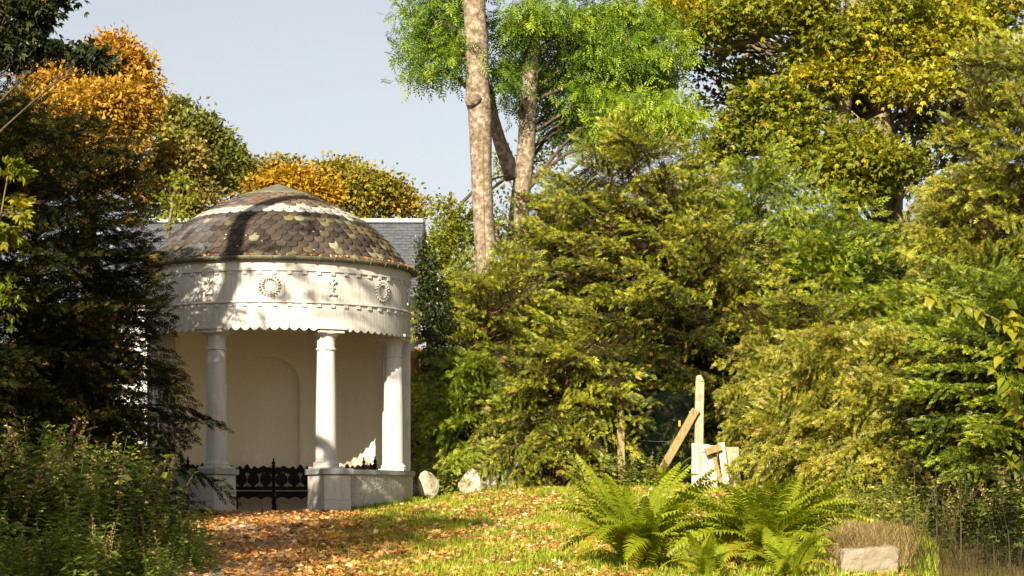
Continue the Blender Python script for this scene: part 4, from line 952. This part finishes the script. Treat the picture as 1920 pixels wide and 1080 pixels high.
gbar((1352, 905), (1337, 848), 7, .03, .02, 'leaning_slat', 'wood_old')
def rock(name, label, px, py, Y, w_, h_, d_, m, seed, cat='stone', group='stones edging the lawn', peak=0.0, sink=.06):
    """angular stone: base at pixel (px,py)"""
    r = np.random.default_rng(seed); bmx = bmesh.new(); bmesh.ops.create_icosphere(bmx, subdivisions=3, radius=1)
    pl = [(unit(1, r)[0], r.uniform(.62, .9)) for _ in range(11)]
    for v in bmx.verts:
        p = np.array(v.co)
        for n, dd in pl:
            k = p @ n
            if k > dd: p = p - n * (k - dd) * .92
        p = p + r.normal(size=3) * .012
        if peak: p[:2] *= 1 - peak * max(0, p[2])
        v.co = (p[0] * w_ / 2, p[1] * d_ / 2, p[2] * h_ * .55)
    me = bpy.data.meshes.new(name); bmx.to_mesh(me); bmx.free(); me.materials.append(m)
    o = link(name, me); b = P(px, py, Y); o.location = (b.x, Y, GZ(b.x, Y) + h_ * .55 - sink); o.rotation_euler.z = r.uniform(-.4, .4)
    return setp(o, label, cat, group)
rock('boulder', 'pale upright boulder at the right foot of the pavilion', 803, 935, 45.4, .46, .66, .40, M['rock'], 3)
rock('boulder', 'pointed pale stone left of its smaller neighbour at the lawn edge', 886, 925, 46.0, .62, .56, .45, M['rock'], 15, peak=.55)
rock('boulder', 'smaller pointed stone right of the bigger pointed one', 921, 920, 46.1, .36, .42, .35, M['rock'], 8, peak=.5)
rock('boulder', 'low mossy stone under the hedge right of the pointed stones', 965, 912, 46.4, .60, .32, .45, M['rock_moss'], 9)
rock('boulder', 'low mossy stone right of the other mossy one', 1028, 914, 46.2, .42, .30, .4, M['rock_moss'], 12)
rock('boulder', 'weathered stone behind the broken gate', 1378, 900, 45.6, .42, .82, .35, M['rock'], 14)
# stone block at lower right
bxp = P(1632, 1085, 26.4); g = Geo()
block = thing('stone_block', 'pale square stone block with dry grass behind, lower right', 'stone', (bxp.x, 26.4, GZ(bxp.x, 26.4)))
zt = P(0, 1030, 26.4).z - GZ(bxp.x, 26.4)
Vb = [(-.36, -.2, -.2), (.30, -.2, -.2), (.30, .45, -.2), (-.36, .45, -.2), (-.35, -.17, zt), (.29, -.18, zt + .04), (.28, .42, zt + .02), (-.33, .42, zt - .01)]
g.add(Vb, [[0, 3, 2, 1], [4, 5, 6, 7], [0, 1, 5, 4], [1, 2, 6, 5], [2, 3, 7, 6], [3, 0, 4, 7]]); bo_ = g.obj('block', M['block'], block); bevel_obj(bo_, .03, 2)
sm_ = bo_.modifiers.new('grid', 'SUBSURF'); sm_.subdivision_type = 'SIMPLE'; sm_.levels = 4; sm_.render_levels = 4
tx_ = bpy.data.textures.new('stone_chips', 'CLOUDS'); tx_.noise_scale = .16; tx_.noise_depth = 3; dm_ = bo_.modifiers.new('chips', 'DISPLACE'); dm_.texture = tx_; dm_.strength = .09; dm_.mid_level = .5
# plank fence between pavilion and hedge
pf = thing('plank_fence', 'brown plank fence glimpsed between pavilion and hedge', 'fence', tuple(P(795, 880, 50)))
for k, x in enumerate(range(758, 842, 12)):
    g = Geo(); bar(g, (x, 905), (x + rng.normal(), 648 + 6 * rng.normal()), 10.4, 50, .025, .01 * (k % 2)); bevel_obj(rel(g, pf).obj('plank', M['wood_brown'], pf), .004)
for y in (690, 850): g = Geo(); bar(g, (756, y), (842, y), 8, 50, .04, .045); rel(g, pf).obj('rail', M['wood_brown'], pf)

# ------------------------------------------------------------------ ferns
def frond_mesh(seed, arch, ts=0.0):
    r = np.random.default_rng(seed); g = Geo(); n = 33; L = 1.3
    el = np.linspace(1.30, 1.30 - arch, n + 1); st = L / n
    pts = [np.zeros(3)]
    for e in el[:-1]: pts.append(pts[-1] + st * np.array([math.cos(e), .03 * math.sin(seed + len(pts) * .2), math.sin(e)]))
    pts = np.array(pts)
    tube(g, pts[::3], np.linspace(.009, .002, len(pts[::3])), 4, .7, 0, True, False)
    for k in range(3, n + 1):
        t = k / n; ln = .185 * math.sin(math.pi * min(1, .10 + t * .90)) ** .75 * (1.1 - .25 * t) + .012
        d = np.array([math.cos(el[k - 0 if k <= n else n]), 0, math.sin(el[min(k, n)])]); nrm = np.array([-d[2], 0, d[0]])
        for s in (-1, 1):
            q = d * .45 + np.array([0, s, 0]) + nrm * r.uniform(-.05, .25); q /= np.linalg.norm(q); l = ln * r.uniform(.88, 1.1)
            w_ = .042; side = d; p0 = pts[k]; p1 = p0 + q * l * .5 + nrm * .01; p2 = p0 + q * l * 1.0 - nrm * .02 - np.array([0, 0, .012])
            V = [p0 - side * w_ * .35, p0 + side * w_ * .35, p1 + side * w_ * .42, p1 - side * w_ * .42, p2]
            tn = float(np.clip(r.normal(.5, .12) + .1 * (t - .5) + ts, 0, 1 if ts else .92))
            g.add(V, [[0, 1, 2, 3], [3, 2, 4, 4]], tn)
    return g.mesh('frond', M['fern'])
FR = [frond_mesh(s, a) for s, a in ((1, 1.0), (2, 1.3), (3, 1.6), (4, 2.0), (5, .7))] + [frond_mesh(6, 2.2, .42), frond_mesh(7, 1.5, .28)]
def fern(label, x, Y, n, sc, seed, group='ferns at the edge of the lawn'):
    r = np.random.default_rng(seed); z = GZ(x, Y) - .02
    o = thing('fern', label, 'fern', (x, Y, z), 0, group)
    for k in range(n):
        ring = k / n
        f = link('frond', FR[4 if ring < .2 else (0 if ring < .42 else (1 if ring < .62 else (2 if ring < .85 else 3))) if k % 9 else (5 if ring > .5 else 6)], o)
        az = k * 2.4 + r.normal() * .25; f.location = (r.normal() * .06, r.normal() * .06, 0)
        f.rotation_euler = (r.normal() * .2, (r.uniform(-.25, .15) + .2 * ring), az); s = sc * r.uniform(.6, 1.1); f.scale = (s, s, s)
    return o
fx = lambda px, Y: (px - 960) / FPX * Y
fern('large left fern of the pair before the broken gate', fx(1195, 27.6), 27.6, 66, 1.12, 1)
fern('large right fern of the pair before the broken gate', fx(1432, 27.4), 27.4, 72, 1.22, 2)
fern('small pale fern right at the bottom edge between the large ferns', fx(1330, 25.6), 25.6, 18, .55, 3)
fern('small fern at the bottom edge under the right fern', fx(1480, 25.4), 25.4, 22, .68, 5)
fern('fern growing at the foot of the diagonal brace', fx(1258, 43.4), 43.4, 20, .62, 4)
fern('fern in the shade behind the right fern', fx(1345, 31.5), 31.5, 20, .62, 6)

# ------------------------------------------------------------------ undergrowth plants
def herb_mesh(seed, H, nst, leaf_len, seedy, mats, spread=.25):
    r = np.random.default_rng(seed); g = Geo(); st = Geo()
    for k in range(nst):
        az = r.uniform(0, 6.28); rad = r.uniform(0, spread); b = np.array([math.cos(az) * rad, math.sin(az) * rad, 0]); h = H * r.uniform(.6, 1.05)
        lean = np.array([math.cos(az), math.sin(az), 0]) * r.uniform(.05, .35) * h
        pt = lambda t: b + lean * t * t + np.array([0, 0, h * t])
        dry = r.random() < seedy
        tube(st, [pt(t) for t in (0, .33, .66, 1)], [.006, .005, .004, .002], 4, .5, 0, True, False)
        n = int(h / .055); pos = []; dr = []; sz = []
        for q in range(n):
            t = .15 + .85 * q / n
            if dry and t > .55: break
            for s in (0, 1):
                a = q * 1.57 + s * math.pi + r.normal() * .3
                pos.append(pt(t)); dr.append((math.cos(a), math.sin(a), r.uniform(-.45, .35))); sz.append(leaf_len * (1.15 - .55 * t) * r.uniform(.7, 1.2))
        if not dry:
            for a in np.linspace(0, 6.28, 5)[:4]: pos.append(pt(1)); dr.append((math.cos(a), math.sin(a), .6)); sz.append(leaf_len * .5)
        N = len(pos)
        if N: place(g, *LEAF, np.array(pos), frames(np.array(dr), np.array([0, 0, 1.]) + r.normal(size=(N, 3)) * .3), np.array(sz), np.clip(r.normal(.5, .22, N), 0, 1))
        if dry:
            pos = np.array([pt(t) for t in np.linspace(.55, 1.0, 60)]) + r.normal(size=(60, 3)) * .012
            place(g, *LEAF, pos, frames(unit(60, r) + np.array([0, 0, .5]), unit(60, r)), r.uniform(.02, .04, 60), r.uniform(0, 1, 60), 1)
    return g.mesh('leaves', mats), st.mesh('stems', M['stalk'])
HB = [herb_mesh(s, h, n, ll, sd, [M['shrub'] if s < 5 else M['shrub_shade'], M['drygrass']], sp) for s, h, n, ll, sd, sp in ((1, 1.0, 11, .15, .10, .34), (2, 1.25, 10, .14, .25, .32), (3, .75, 13, .13, .0, .38), (4, 1.5, 7, .15, .4, .28), (5, 1.0, 12, .14, .05, .36), (6, 1.3, 10, .16, .1, .34))]
def herb(i, x, Y, sc, rz, label, group, name='nettle_plant', cat='plant'):
    o = thing(name, label, cat, (x, Y, GZ(x, Y) - .02), rz, group); o.scale = (sc, sc, sc)
    link('leaves', HB[i][0], o); link('stems', HB[i][1], o); return o
rh = np.random.default_rng(12)
for k in range(64):
    Y = rh.uniform(26.5, 35.0); px = rh.uniform(-40, 330); 
    # the thicket's outline slopes down to the right
    lim = np.interp(px, [-40, 60, 150, 250, 330, 380], [745, 775, 800, 820, 905, 985])
    x = fx(px, Y); top = EYE + (HOR - lim) / FPX * Y; h = (top - GZ(x, Y)) * rh.uniform(.42, 1.0)
    i = int(rh.choice([0, 1, 2, 3, 4, 5], p=[.2, .2, .1, .15, .2, .15])); sc = np.clip(h / (1.0, 1.25, .75, 1.5, 1.0, 1.3)[i], .45, 1.75)
    herb(i, x, Y, sc, rh.uniform(0, 6.28), 'leafy nettle plant in the thicket at lower left', 'thicket of nettles at lower left')
for k in range(14):
    px = -20 + k * 27; herb((0, 2, 1, 2)[k % 4], fx(px, 24.6), 24.6 + rh.uniform(-.6, 1.0), rh.uniform(.55, .85) * (.7 if px > 250 else 1), k, 'leafy nettle plant in the thicket at lower left', 'thicket of nettles at lower left')
for px, Y, i, sc in ((345, 29, 2, .62), (365, 27.5, 2, .6), (330, 31.5, 2, .7), (350, 34, 2, .55), (375, 26.3, 2, .62), (320, 27, 0, .6)):
    herb(i, fx(px, Y), Y, sc, px, 'low nettle at the left edge of the leafy path', 'low nettles beside the path')
for px, Y, i, sc in ((795, 46.4, 0, .95), (815, 46.6, 2, 1.2), (838, 46.8, 0, 1.0), (862, 47.0, 2, 1.1), (1060, 46.9, 0, .8), (1085, 46.6, 2, 1.0), (1110, 46.5, 0, .9), (1140, 46.2, 2, 1.0), (1180, 45.6, 2, .9), (980, 47.1, 2, .9), (1215, 45.4, 0, .8), (910, 47.1, 2, .9)):
    herb(i, fx(px, Y), Y, sc, px * .7, 'leafy weed growing between the lawn edge stones and the hedge', 'weeds along the foot of the hedge', 'weed_plant')
for px, Y, i, sc in ((1880, 30, 4, 1.1), (1905, 28, 4, .9), (1840, 33, 5, .9), (1760, 34, 4, 1.0), (1800, 31, 4, .9), (1900, 33, 0, 1.3), (1925, 31, 0, 1.3), (1700, 36, 2, 1.0), (1640, 37, 2, .9), (1590, 37, 0, .7)):
    herb(i, fx(px, Y), Y, sc, px * .7, 'shaded weed among the tall dry grasses at lower right', 'weeds at lower right', 'weed_plant')
# ivy-clad stem beside the pavilion
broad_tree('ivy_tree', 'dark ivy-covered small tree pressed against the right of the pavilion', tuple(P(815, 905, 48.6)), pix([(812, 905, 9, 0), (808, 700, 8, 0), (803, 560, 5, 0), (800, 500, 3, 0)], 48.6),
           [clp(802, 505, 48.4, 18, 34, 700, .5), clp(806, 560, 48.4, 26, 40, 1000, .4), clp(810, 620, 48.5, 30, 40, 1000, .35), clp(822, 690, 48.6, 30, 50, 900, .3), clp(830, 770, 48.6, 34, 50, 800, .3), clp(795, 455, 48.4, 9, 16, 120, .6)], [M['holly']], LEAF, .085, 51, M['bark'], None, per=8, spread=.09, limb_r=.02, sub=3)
# leafy twig with large leaves at the right edge
tw = thing('lime_sapling', 'bright lime-green leafy twig with large leaves at the right edge', 'plant', tuple(P(1935, 1085, 28)))
TL = np.array(tw.location)
stems = [[(1932, 1085), (1930, 900), (1925, 720), (1915, 640)], [(1915, 640), (1870, 600), (1820, 580), (1780, 566), (1735, 556)], [(1918, 680), (1900, 620), (1890, 590)], [(1926, 880), (1900, 860), (1872, 850)], [(1928, 820), (1900, 740), (1885, 700)]]
g = Geo()
for s_ in stems: q = smoothprof([tuple(np.array(P(a, b, 28)) - TL) for a, b in s_], 5) if len(s_) > 2 else None; tube(g, q, np.linspace(.012, .004, len(q)), 5)
g.obj('stem', M['twig'], tw)
def bigleaf():
    V = []; n = 7; ws = [0.04, .24, .33, .32, .24, .12, .0]
    for i in range(n):
        t = i / (n - 1); z = .10 * math.sin(t * 3) - .28 * t * t; V += [(t, -ws[i], z + ws[i] * .28), (t, 0, z), (t, ws[i], z + ws[i] * .28)]
    F = []
    for i in range(n - 1): a = 3 * i; F += [[a, a + 3, a + 4, a + 1], [a + 1, a + 4, a + 5, a + 2]]
    return np.array(V), np.array(F)
BLV, BLF = bigleaf(); BLM = [nmesh('leaf', BLV, BLF, M['lime'], np.full(len(BLF), t)) for t in (.25, .5, .75, .95)]
rl = np.random.default_rng(4)
lp = []
for s_ in stems[1:]:
    q = np.array([np.array(P(a, b, 28)) - TL for a, b in s_])
    for t in np.linspace(.05, 1, 6 * len(s_)): lp.append(np.array([np.interp(t * (len(q) - 1), range(len(q)), q[:, c]) for c in range(3)]))
for b in lp + [np.array(P(a, c, 28)) - TL for a, c in ((1860, 640), (1890, 570), (1840, 600), (1895, 720), (1910, 780), (1890, 670), (1920, 620), (1870, 690), (1920, 660), (1905, 700), (1925, 760), (1930, 690), (1900, 650), (1880, 640), (1915, 600), (1925, 570))]:
    o = link('leaf', BLM[int(rl.integers(0, 4))], tw); o.location = b + rl.normal(size=3) * .02; s = rl.uniform(.13, .22); o.scale = (s, s * rl.uniform(.8, 1.1), s)
    o.rotation_euler = (rl.normal() * .6, rl.uniform(-.1, .8), rl.uniform(-3.4, .3))
# overhanging branch at the top left
Ym = 31.0
mb = P(-60, 1000, Ym)
broad_tree('maple_tree', 'dark leaning trunk and overhanging leaves in the top left corner', tuple(mb), pix([(-95, 1010, 36, 0), (-85, 700, 28, 0), (-60, 350, 22, 0), (-25, 120, 20, 0), (0, 20, 18, 0), (10, -80, 16, 0)], Ym) + [(-8.4, 30.7, 10.3, .13), (-10.1, 29.7, 11.7, .15), (-9.1, 30.1, 12.9, .19), (-8.8, 31.2, 14.0, .18), (-8.0, 31.9, 14.6, .13), (-7.4, 32.3, 14.55, .07)],  # last points: unseen upper limb, shaped to shade the dome
           [clp(45, 12, Ym - .2, 36, 16, 260, .4), clp(95, 6, Ym, 36, 12, 230, .5), clp(40, 70, Ym, 34, 26, 360, .4), clp(65, 45, Ym, 26, 14, 150, .4), clp(25, 110, Ym, 30, 22, 260, .4), clp(120, 95, Ym, 32, 10, 160, .3), clp(175, 110, Ym, 36, 14, 230, .3), clp(60, 90, Ym, 40, 9, 140, .3), clp(75, -60, Ym, 80, 45, 300, .4), clp(-40, 60, Ym, 60, 60, 300, .4), ((-8.4, 30, 13.0), (.9, .8, .6), 150, .5, 0), ((-7.2, 29.6, 13.2), (.7, .8, .5), 110, .5, 0), ((-6.1, 30.4, 12.7), (.8, .8, .5), 120, .5, 0), ((-7.4, 30.2, 14.6), (1.0, .8, .5), 130, .5, 0), ((-5.6, 29.8, 14.2), (.7, .7, .45), 70, .5, 0), ((-8.6, 30.4, 11.6), (.8, .8, .5), 140, .5, 0),], [M['maple']], LEAF2, .13, 52, M['bark'], None, per=6, droop=.5, spread=.10, limb_r=.016, sub=4)  # upper clumps out of view, added to dapple the drum

broad_tree('maple_sapling', 'pale-leaved maple sapling against the dark yew at the left edge', tuple(P(-6, 1000, 33)), pix([(-26, 1005, 3, 0), (-20, 700, 2.5, 0), (-8, 480, 2, 0), (14, 330, 1, 0)], 33),
           [clp(34, 315, 33, 20, 8, 60, .5), clp(40, 400, 33, 14, 22, 60, .8), clp(20, 440, 33, 16, 22, 50, .7), clp(15, 560, 33, 18, 40, 60, .4)], [M['lime']], LEAF2, .15, 53, M['twig'], None, per=5, droop=.6, spread=.08, limb_r=.012, sub=2)
# ------------------------------------------------------------------ trees outside the picture whose shade falls into it
def shade_mesh(seed, n):
    r = np.random.default_rng(seed); g = Geo(); t = Geo()
    tube(t, [(0, 0, -.3), (.1, 0, 2), (.0, .15, 5), (.2, .1, 8), (.1, 0, 11)], [.30, .24, .2, .14, .05], 9)
    for k in range(15):
        az = k * 2.4; h = 4.2 + 7 * (k / 15); rd = 2.6 * math.sqrt(max(.1, 1 - ((h - 6.5) / 6) ** 2))
        c = np.array([math.cos(az) * rd, math.sin(az) * rd, h]) + r.normal(size=3) * .4
        fill_clump(g, (c, np.array([1.35, 1.35, .85]) * r.uniform(.8, 1.2)), r, n, LEAF2, .19, 8, .16, .2, (.5, .25)); limb(t, (0, 0, h - 1.4), c, .08, .02, r)
    return g.mesh('crown', [M['oak_green']]), t.mesh('trunk', M['bark'])
SM_ = shade_mesh(61, 380)
for k, (x, y, s, rz) in enumerate([(-11.2, 29.5, .92, 0.), (-14.5, 26, .95, 1.2), (-8.9, 15.0, .82, 2.2), (-15.5, 33, 1.0, 3.0), (-16, 14, .9, 4.0), (-9.2, 11.3, 1.15, 5.0), (-8.1, 18.2, .86, .7)]):
    o = thing('oak_tree', 'leafy oak standing left of the picture, shading the path', 'tree', (x, y, GZ(x, y)), rz, 'oaks beside the viewer'); o.scale = (s, s, s) if k not in (2, 5, 6) else (.62, .62, 1.3 if k != 6 else 1.05)
    link('crown', SM_[0], o); link('trunk', SM_[1], o)

o = thing('oak_tree', 'tall oak standing right of the picture, shading the grasses', 'tree', (5.6, 19.0, GZ(5.6, 19.0)), 1.0, 'oaks beside the viewer'); o.scale = (1.0, 1.0, 1.5)
link('crown', SM_[0], o); link('trunk', SM_[1], o)

# ------------------------------------------------------------------ lawn grass, dry grasses, fallen leaves
rg = np.random.default_rng(91)
def vis_patch(n, y0, y1, p0, p1):
    Y = np.sqrt(rg.uniform(y0 ** 2, y1 ** 2, n)); px = rg.uniform(p0, p1, n); return (px - 960) / FPX * Y, Y, px
def fnoise(x, y): return np.sin(x * 1.7 + 1.3 * np.sin(y * 1.1)) * np.cos(y * 1.3 + np.sin(x * .9)) + .6 * np.sin(x * 4.1 + y * 2.3) * np.sin(y * 3.7 - x * 1.9)
BLADE = (np.array([[0, -.5, 0], [0, .5, 0], [.12, .30, .55], [.12, -.30, .55], [.45, 0, 1.0]]) * np.array([1, .16, 1]), np.array([[0, 1, 2, 3], [3, 2, 4, 4]]))
def inpav(x, y): return np.hypot(x - CX, y - CY) < 2.76
x, y, px = vis_patch(150000, 24.5, 47.3, 340, 1760)
pathd = np.abs(x - np.interp(y, [24, 33, 42.75], [-3.3, -3.8, -4.75]))
dens = np.clip(.62 + .30 * fnoise(x, y), .08, 1) * np.clip((pathd - .4) / 1.6, .02, 1) * (.35 + .65 * sst(560, 800, px))
k = (rg.random(len(x)) < dens) & ~inpav(x, y)
x, y = x[k], y[k]; N = len(x); a = rg.uniform(0, 6.28, N)
fr = np.stack([np.stack([np.cos(a), np.sin(a), 0 * a], -1), np.stack([-np.sin(a), np.cos(a), 0 * a], -1), np.tile([0, 0, 1.], (N, 1))], -1)
g = Geo(); place(g, *BLADE, np.stack([x, y, gz(x, y) - .005], -1), fr, rg.uniform(.045, .105, N) * np.where(rg.random(N) < .06, 1.5, 1), np.clip(rg.normal(.48, .2, N) + .12 * fnoise(y * .5, x * .7), 0, 1))
# tufts at the pavilion foot
m = 900; aa = rg.uniform(R(30), R(88), m); rr_ = 2.74 + np.abs(rg.normal(0, .07, m)); c_, s_ = math.cos(PROT), math.sin(PROT)
lx, ly = rr_ * np.sin(aa), -rr_ * np.cos(aa); tx, ty = CX + lx * c_ - ly * s_, CY + lx * s_ + ly * c_; a = rg.uniform(0, 6.28, m)
fr = np.stack([np.stack([np.cos(a), np.sin(a), 0 * a], -1), np.stack([-np.sin(a), np.cos(a), 0 * a], -1), np.tile([0, 0, 1.], (m, 1))], -1)
place(g, *BLADE, np.stack([tx, ty, gz(tx, ty) - .01], -1), fr, rg.uniform(.08, .17, m), np.clip(rg.normal(.25, .2, m), 0, 1))
setp(g.obj('grass', M['grass']), 'short bright lawn grass between the fallen leaves', 'grass', None, 'stuff')
# fallen leaves
LL = kites([((0, 0, 0), (1, 0, .12), .62, .34, .04), ((0, 0, 0), (.55, .85, .05), .55, .30, -.03), ((0, 0, 0), (.55, -.85, .2), .55, .30, .03), ((0, 0, 0), (-.4, .9, .1), .34, .22, .02), ((0, 0, 0), (-.4, -.9, .1), .34, .22, .02)])
x, y, px = vis_patch(60000, 24.3, 47.6, 330, 1720)
pathd = np.abs(x - np.interp(y, [24, 33, 42.75], [-3.3, -3.8, -4.75]))
dens = np.clip(.36 - .40 * fnoise(x, y) + .25 * np.sin(x * 7 + 2 * np.sin(y * 5)) * np.sin(y * 6.3), .03, 1) + .75 * np.exp(-(pathd / 1.5) ** 2); dens *= np.where(px > 1150, .5, 1) 
dens *= np.where((pathd < .7) & (np.sin(y * 1.9 + x) + .8 * np.sin(x * 5 + y) > .5), .38, 1)
k = (rg.random(len(x)) < dens) & ~inpav(x, y); x, y = x[k], y[k]; N = len(x)
d = unit(N, rg) * np.array([1, 1, .35]); upv = np.array([0, 0, 1.]) + unit(N, rg) * .55
g = Geo(); place(g, *LL, np.stack([x, y, gz(x, y) + rg.uniform(.012, .05, N)], -1), frames(d, upv), rg.uniform(.06, .125, N), np.clip(rg.normal(.5, .26, N) + .08 * fnoise(x * .6, y * .6), 0, 1))
setp(g.obj('fallen_leaves', M['litter']), 'carpet of brown and orange fallen leaves on path and lawn', 'leaves', None, 'stuff')
# leaves caught in the gutter
m = 420; aa = rg.uniform(R(-100), R(100), m); aa = np.where(rg.random(m) < .5, rg.uniform(R(10), R(80), m), aa); rr_ = 2.71 + rg.normal(0, .02, m); lx, ly = rr_ * np.sin(aa + PROT), -rr_ * np.cos(aa + PROT)
g = Geo(); place(g, *LL, np.stack([CX + lx, CY + ly, np.full(m, CF + 4.895) + rg.uniform(-.01, .02, m)], -1), frames(unit(m, rg), unit(m, rg) + np.array([0, 0, .6])), rg.uniform(.04, .075, m), np.clip(rg.normal(.45, .25, m), 0, 1))
setp(g.obj('gutter_leaves', M['litter']), 'dry orange leaves caught along the dome gutter', 'leaves', None, 'stuff')
# dry grass behind the stone block, tall grasses at lower right
STEM = (np.array([[0, -.5, 0], [0, .5, 0], [.05, .4, .4], [.05, -.4, .4], [.20, .3, .75], [.20, -.3, .75], [.42, 0, 1.0]]) * np.array([2.2, .009, 1]), np.array([[0, 1, 2, 3], [3, 2, 4, 5], [5, 4, 6, 6]]))
def stems_at(g, tmpl, x, y, h, tn):
    n = len(x); a = rg.uniform(0, 6.28, n)
    fr = np.stack([np.stack([np.cos(a), np.sin(a), 0 * a], -1), np.stack([-np.sin(a), np.cos(a), 0 * a], -1), np.tile([0, 0, 1.], (n, 1))], -1)
    place(g, *tmpl, np.stack([x, y, gz(x, y) - .01], -1), fr, h, np.clip(tn, 0, 1))
g = Geo(); Y = rg.uniform(26.6, 33, 5200); px = np.clip(rg.normal(1615, 48, 5200), 1500, 1705); x = fx(px, Y)
stems_at(g, (STEM[0] * np.array([1, 2.2, 1]), STEM[1]), x, Y, rg.uniform(.18, .42, len(x)), rg.normal(.55, .25, len(x)))
setp(g.obj('dry_grass', M['drygrass']), 'tuft of straw-coloured dry grass behind the stone block', 'grass', None, 'stuff')
g = Geo(); n = 80; Y = rg.uniform(25.5, 32, n); px = rg.uniform(1660, 1960, n); x = fx(px, Y)
stems_at(g, STEM, x, Y, rg.uniform(.5, 1.75, n), rg.normal(.6, .3, n))
n = 1800; Y = rg.uniform(25, 36, n); px = rg.uniform(1690, 1990, n); x = fx(px, Y)
stems_at(g, (STEM[0] * np.array([1, 2, 1]), STEM[1]), x, Y, rg.uniform(.15, .45, n), rg.normal(.25, .2, n))
setp(g.obj('tall_grass', M['shadegrass']), 'tall thin grasses with dry seed heads at lower right', 'grass', None, 'stuff')
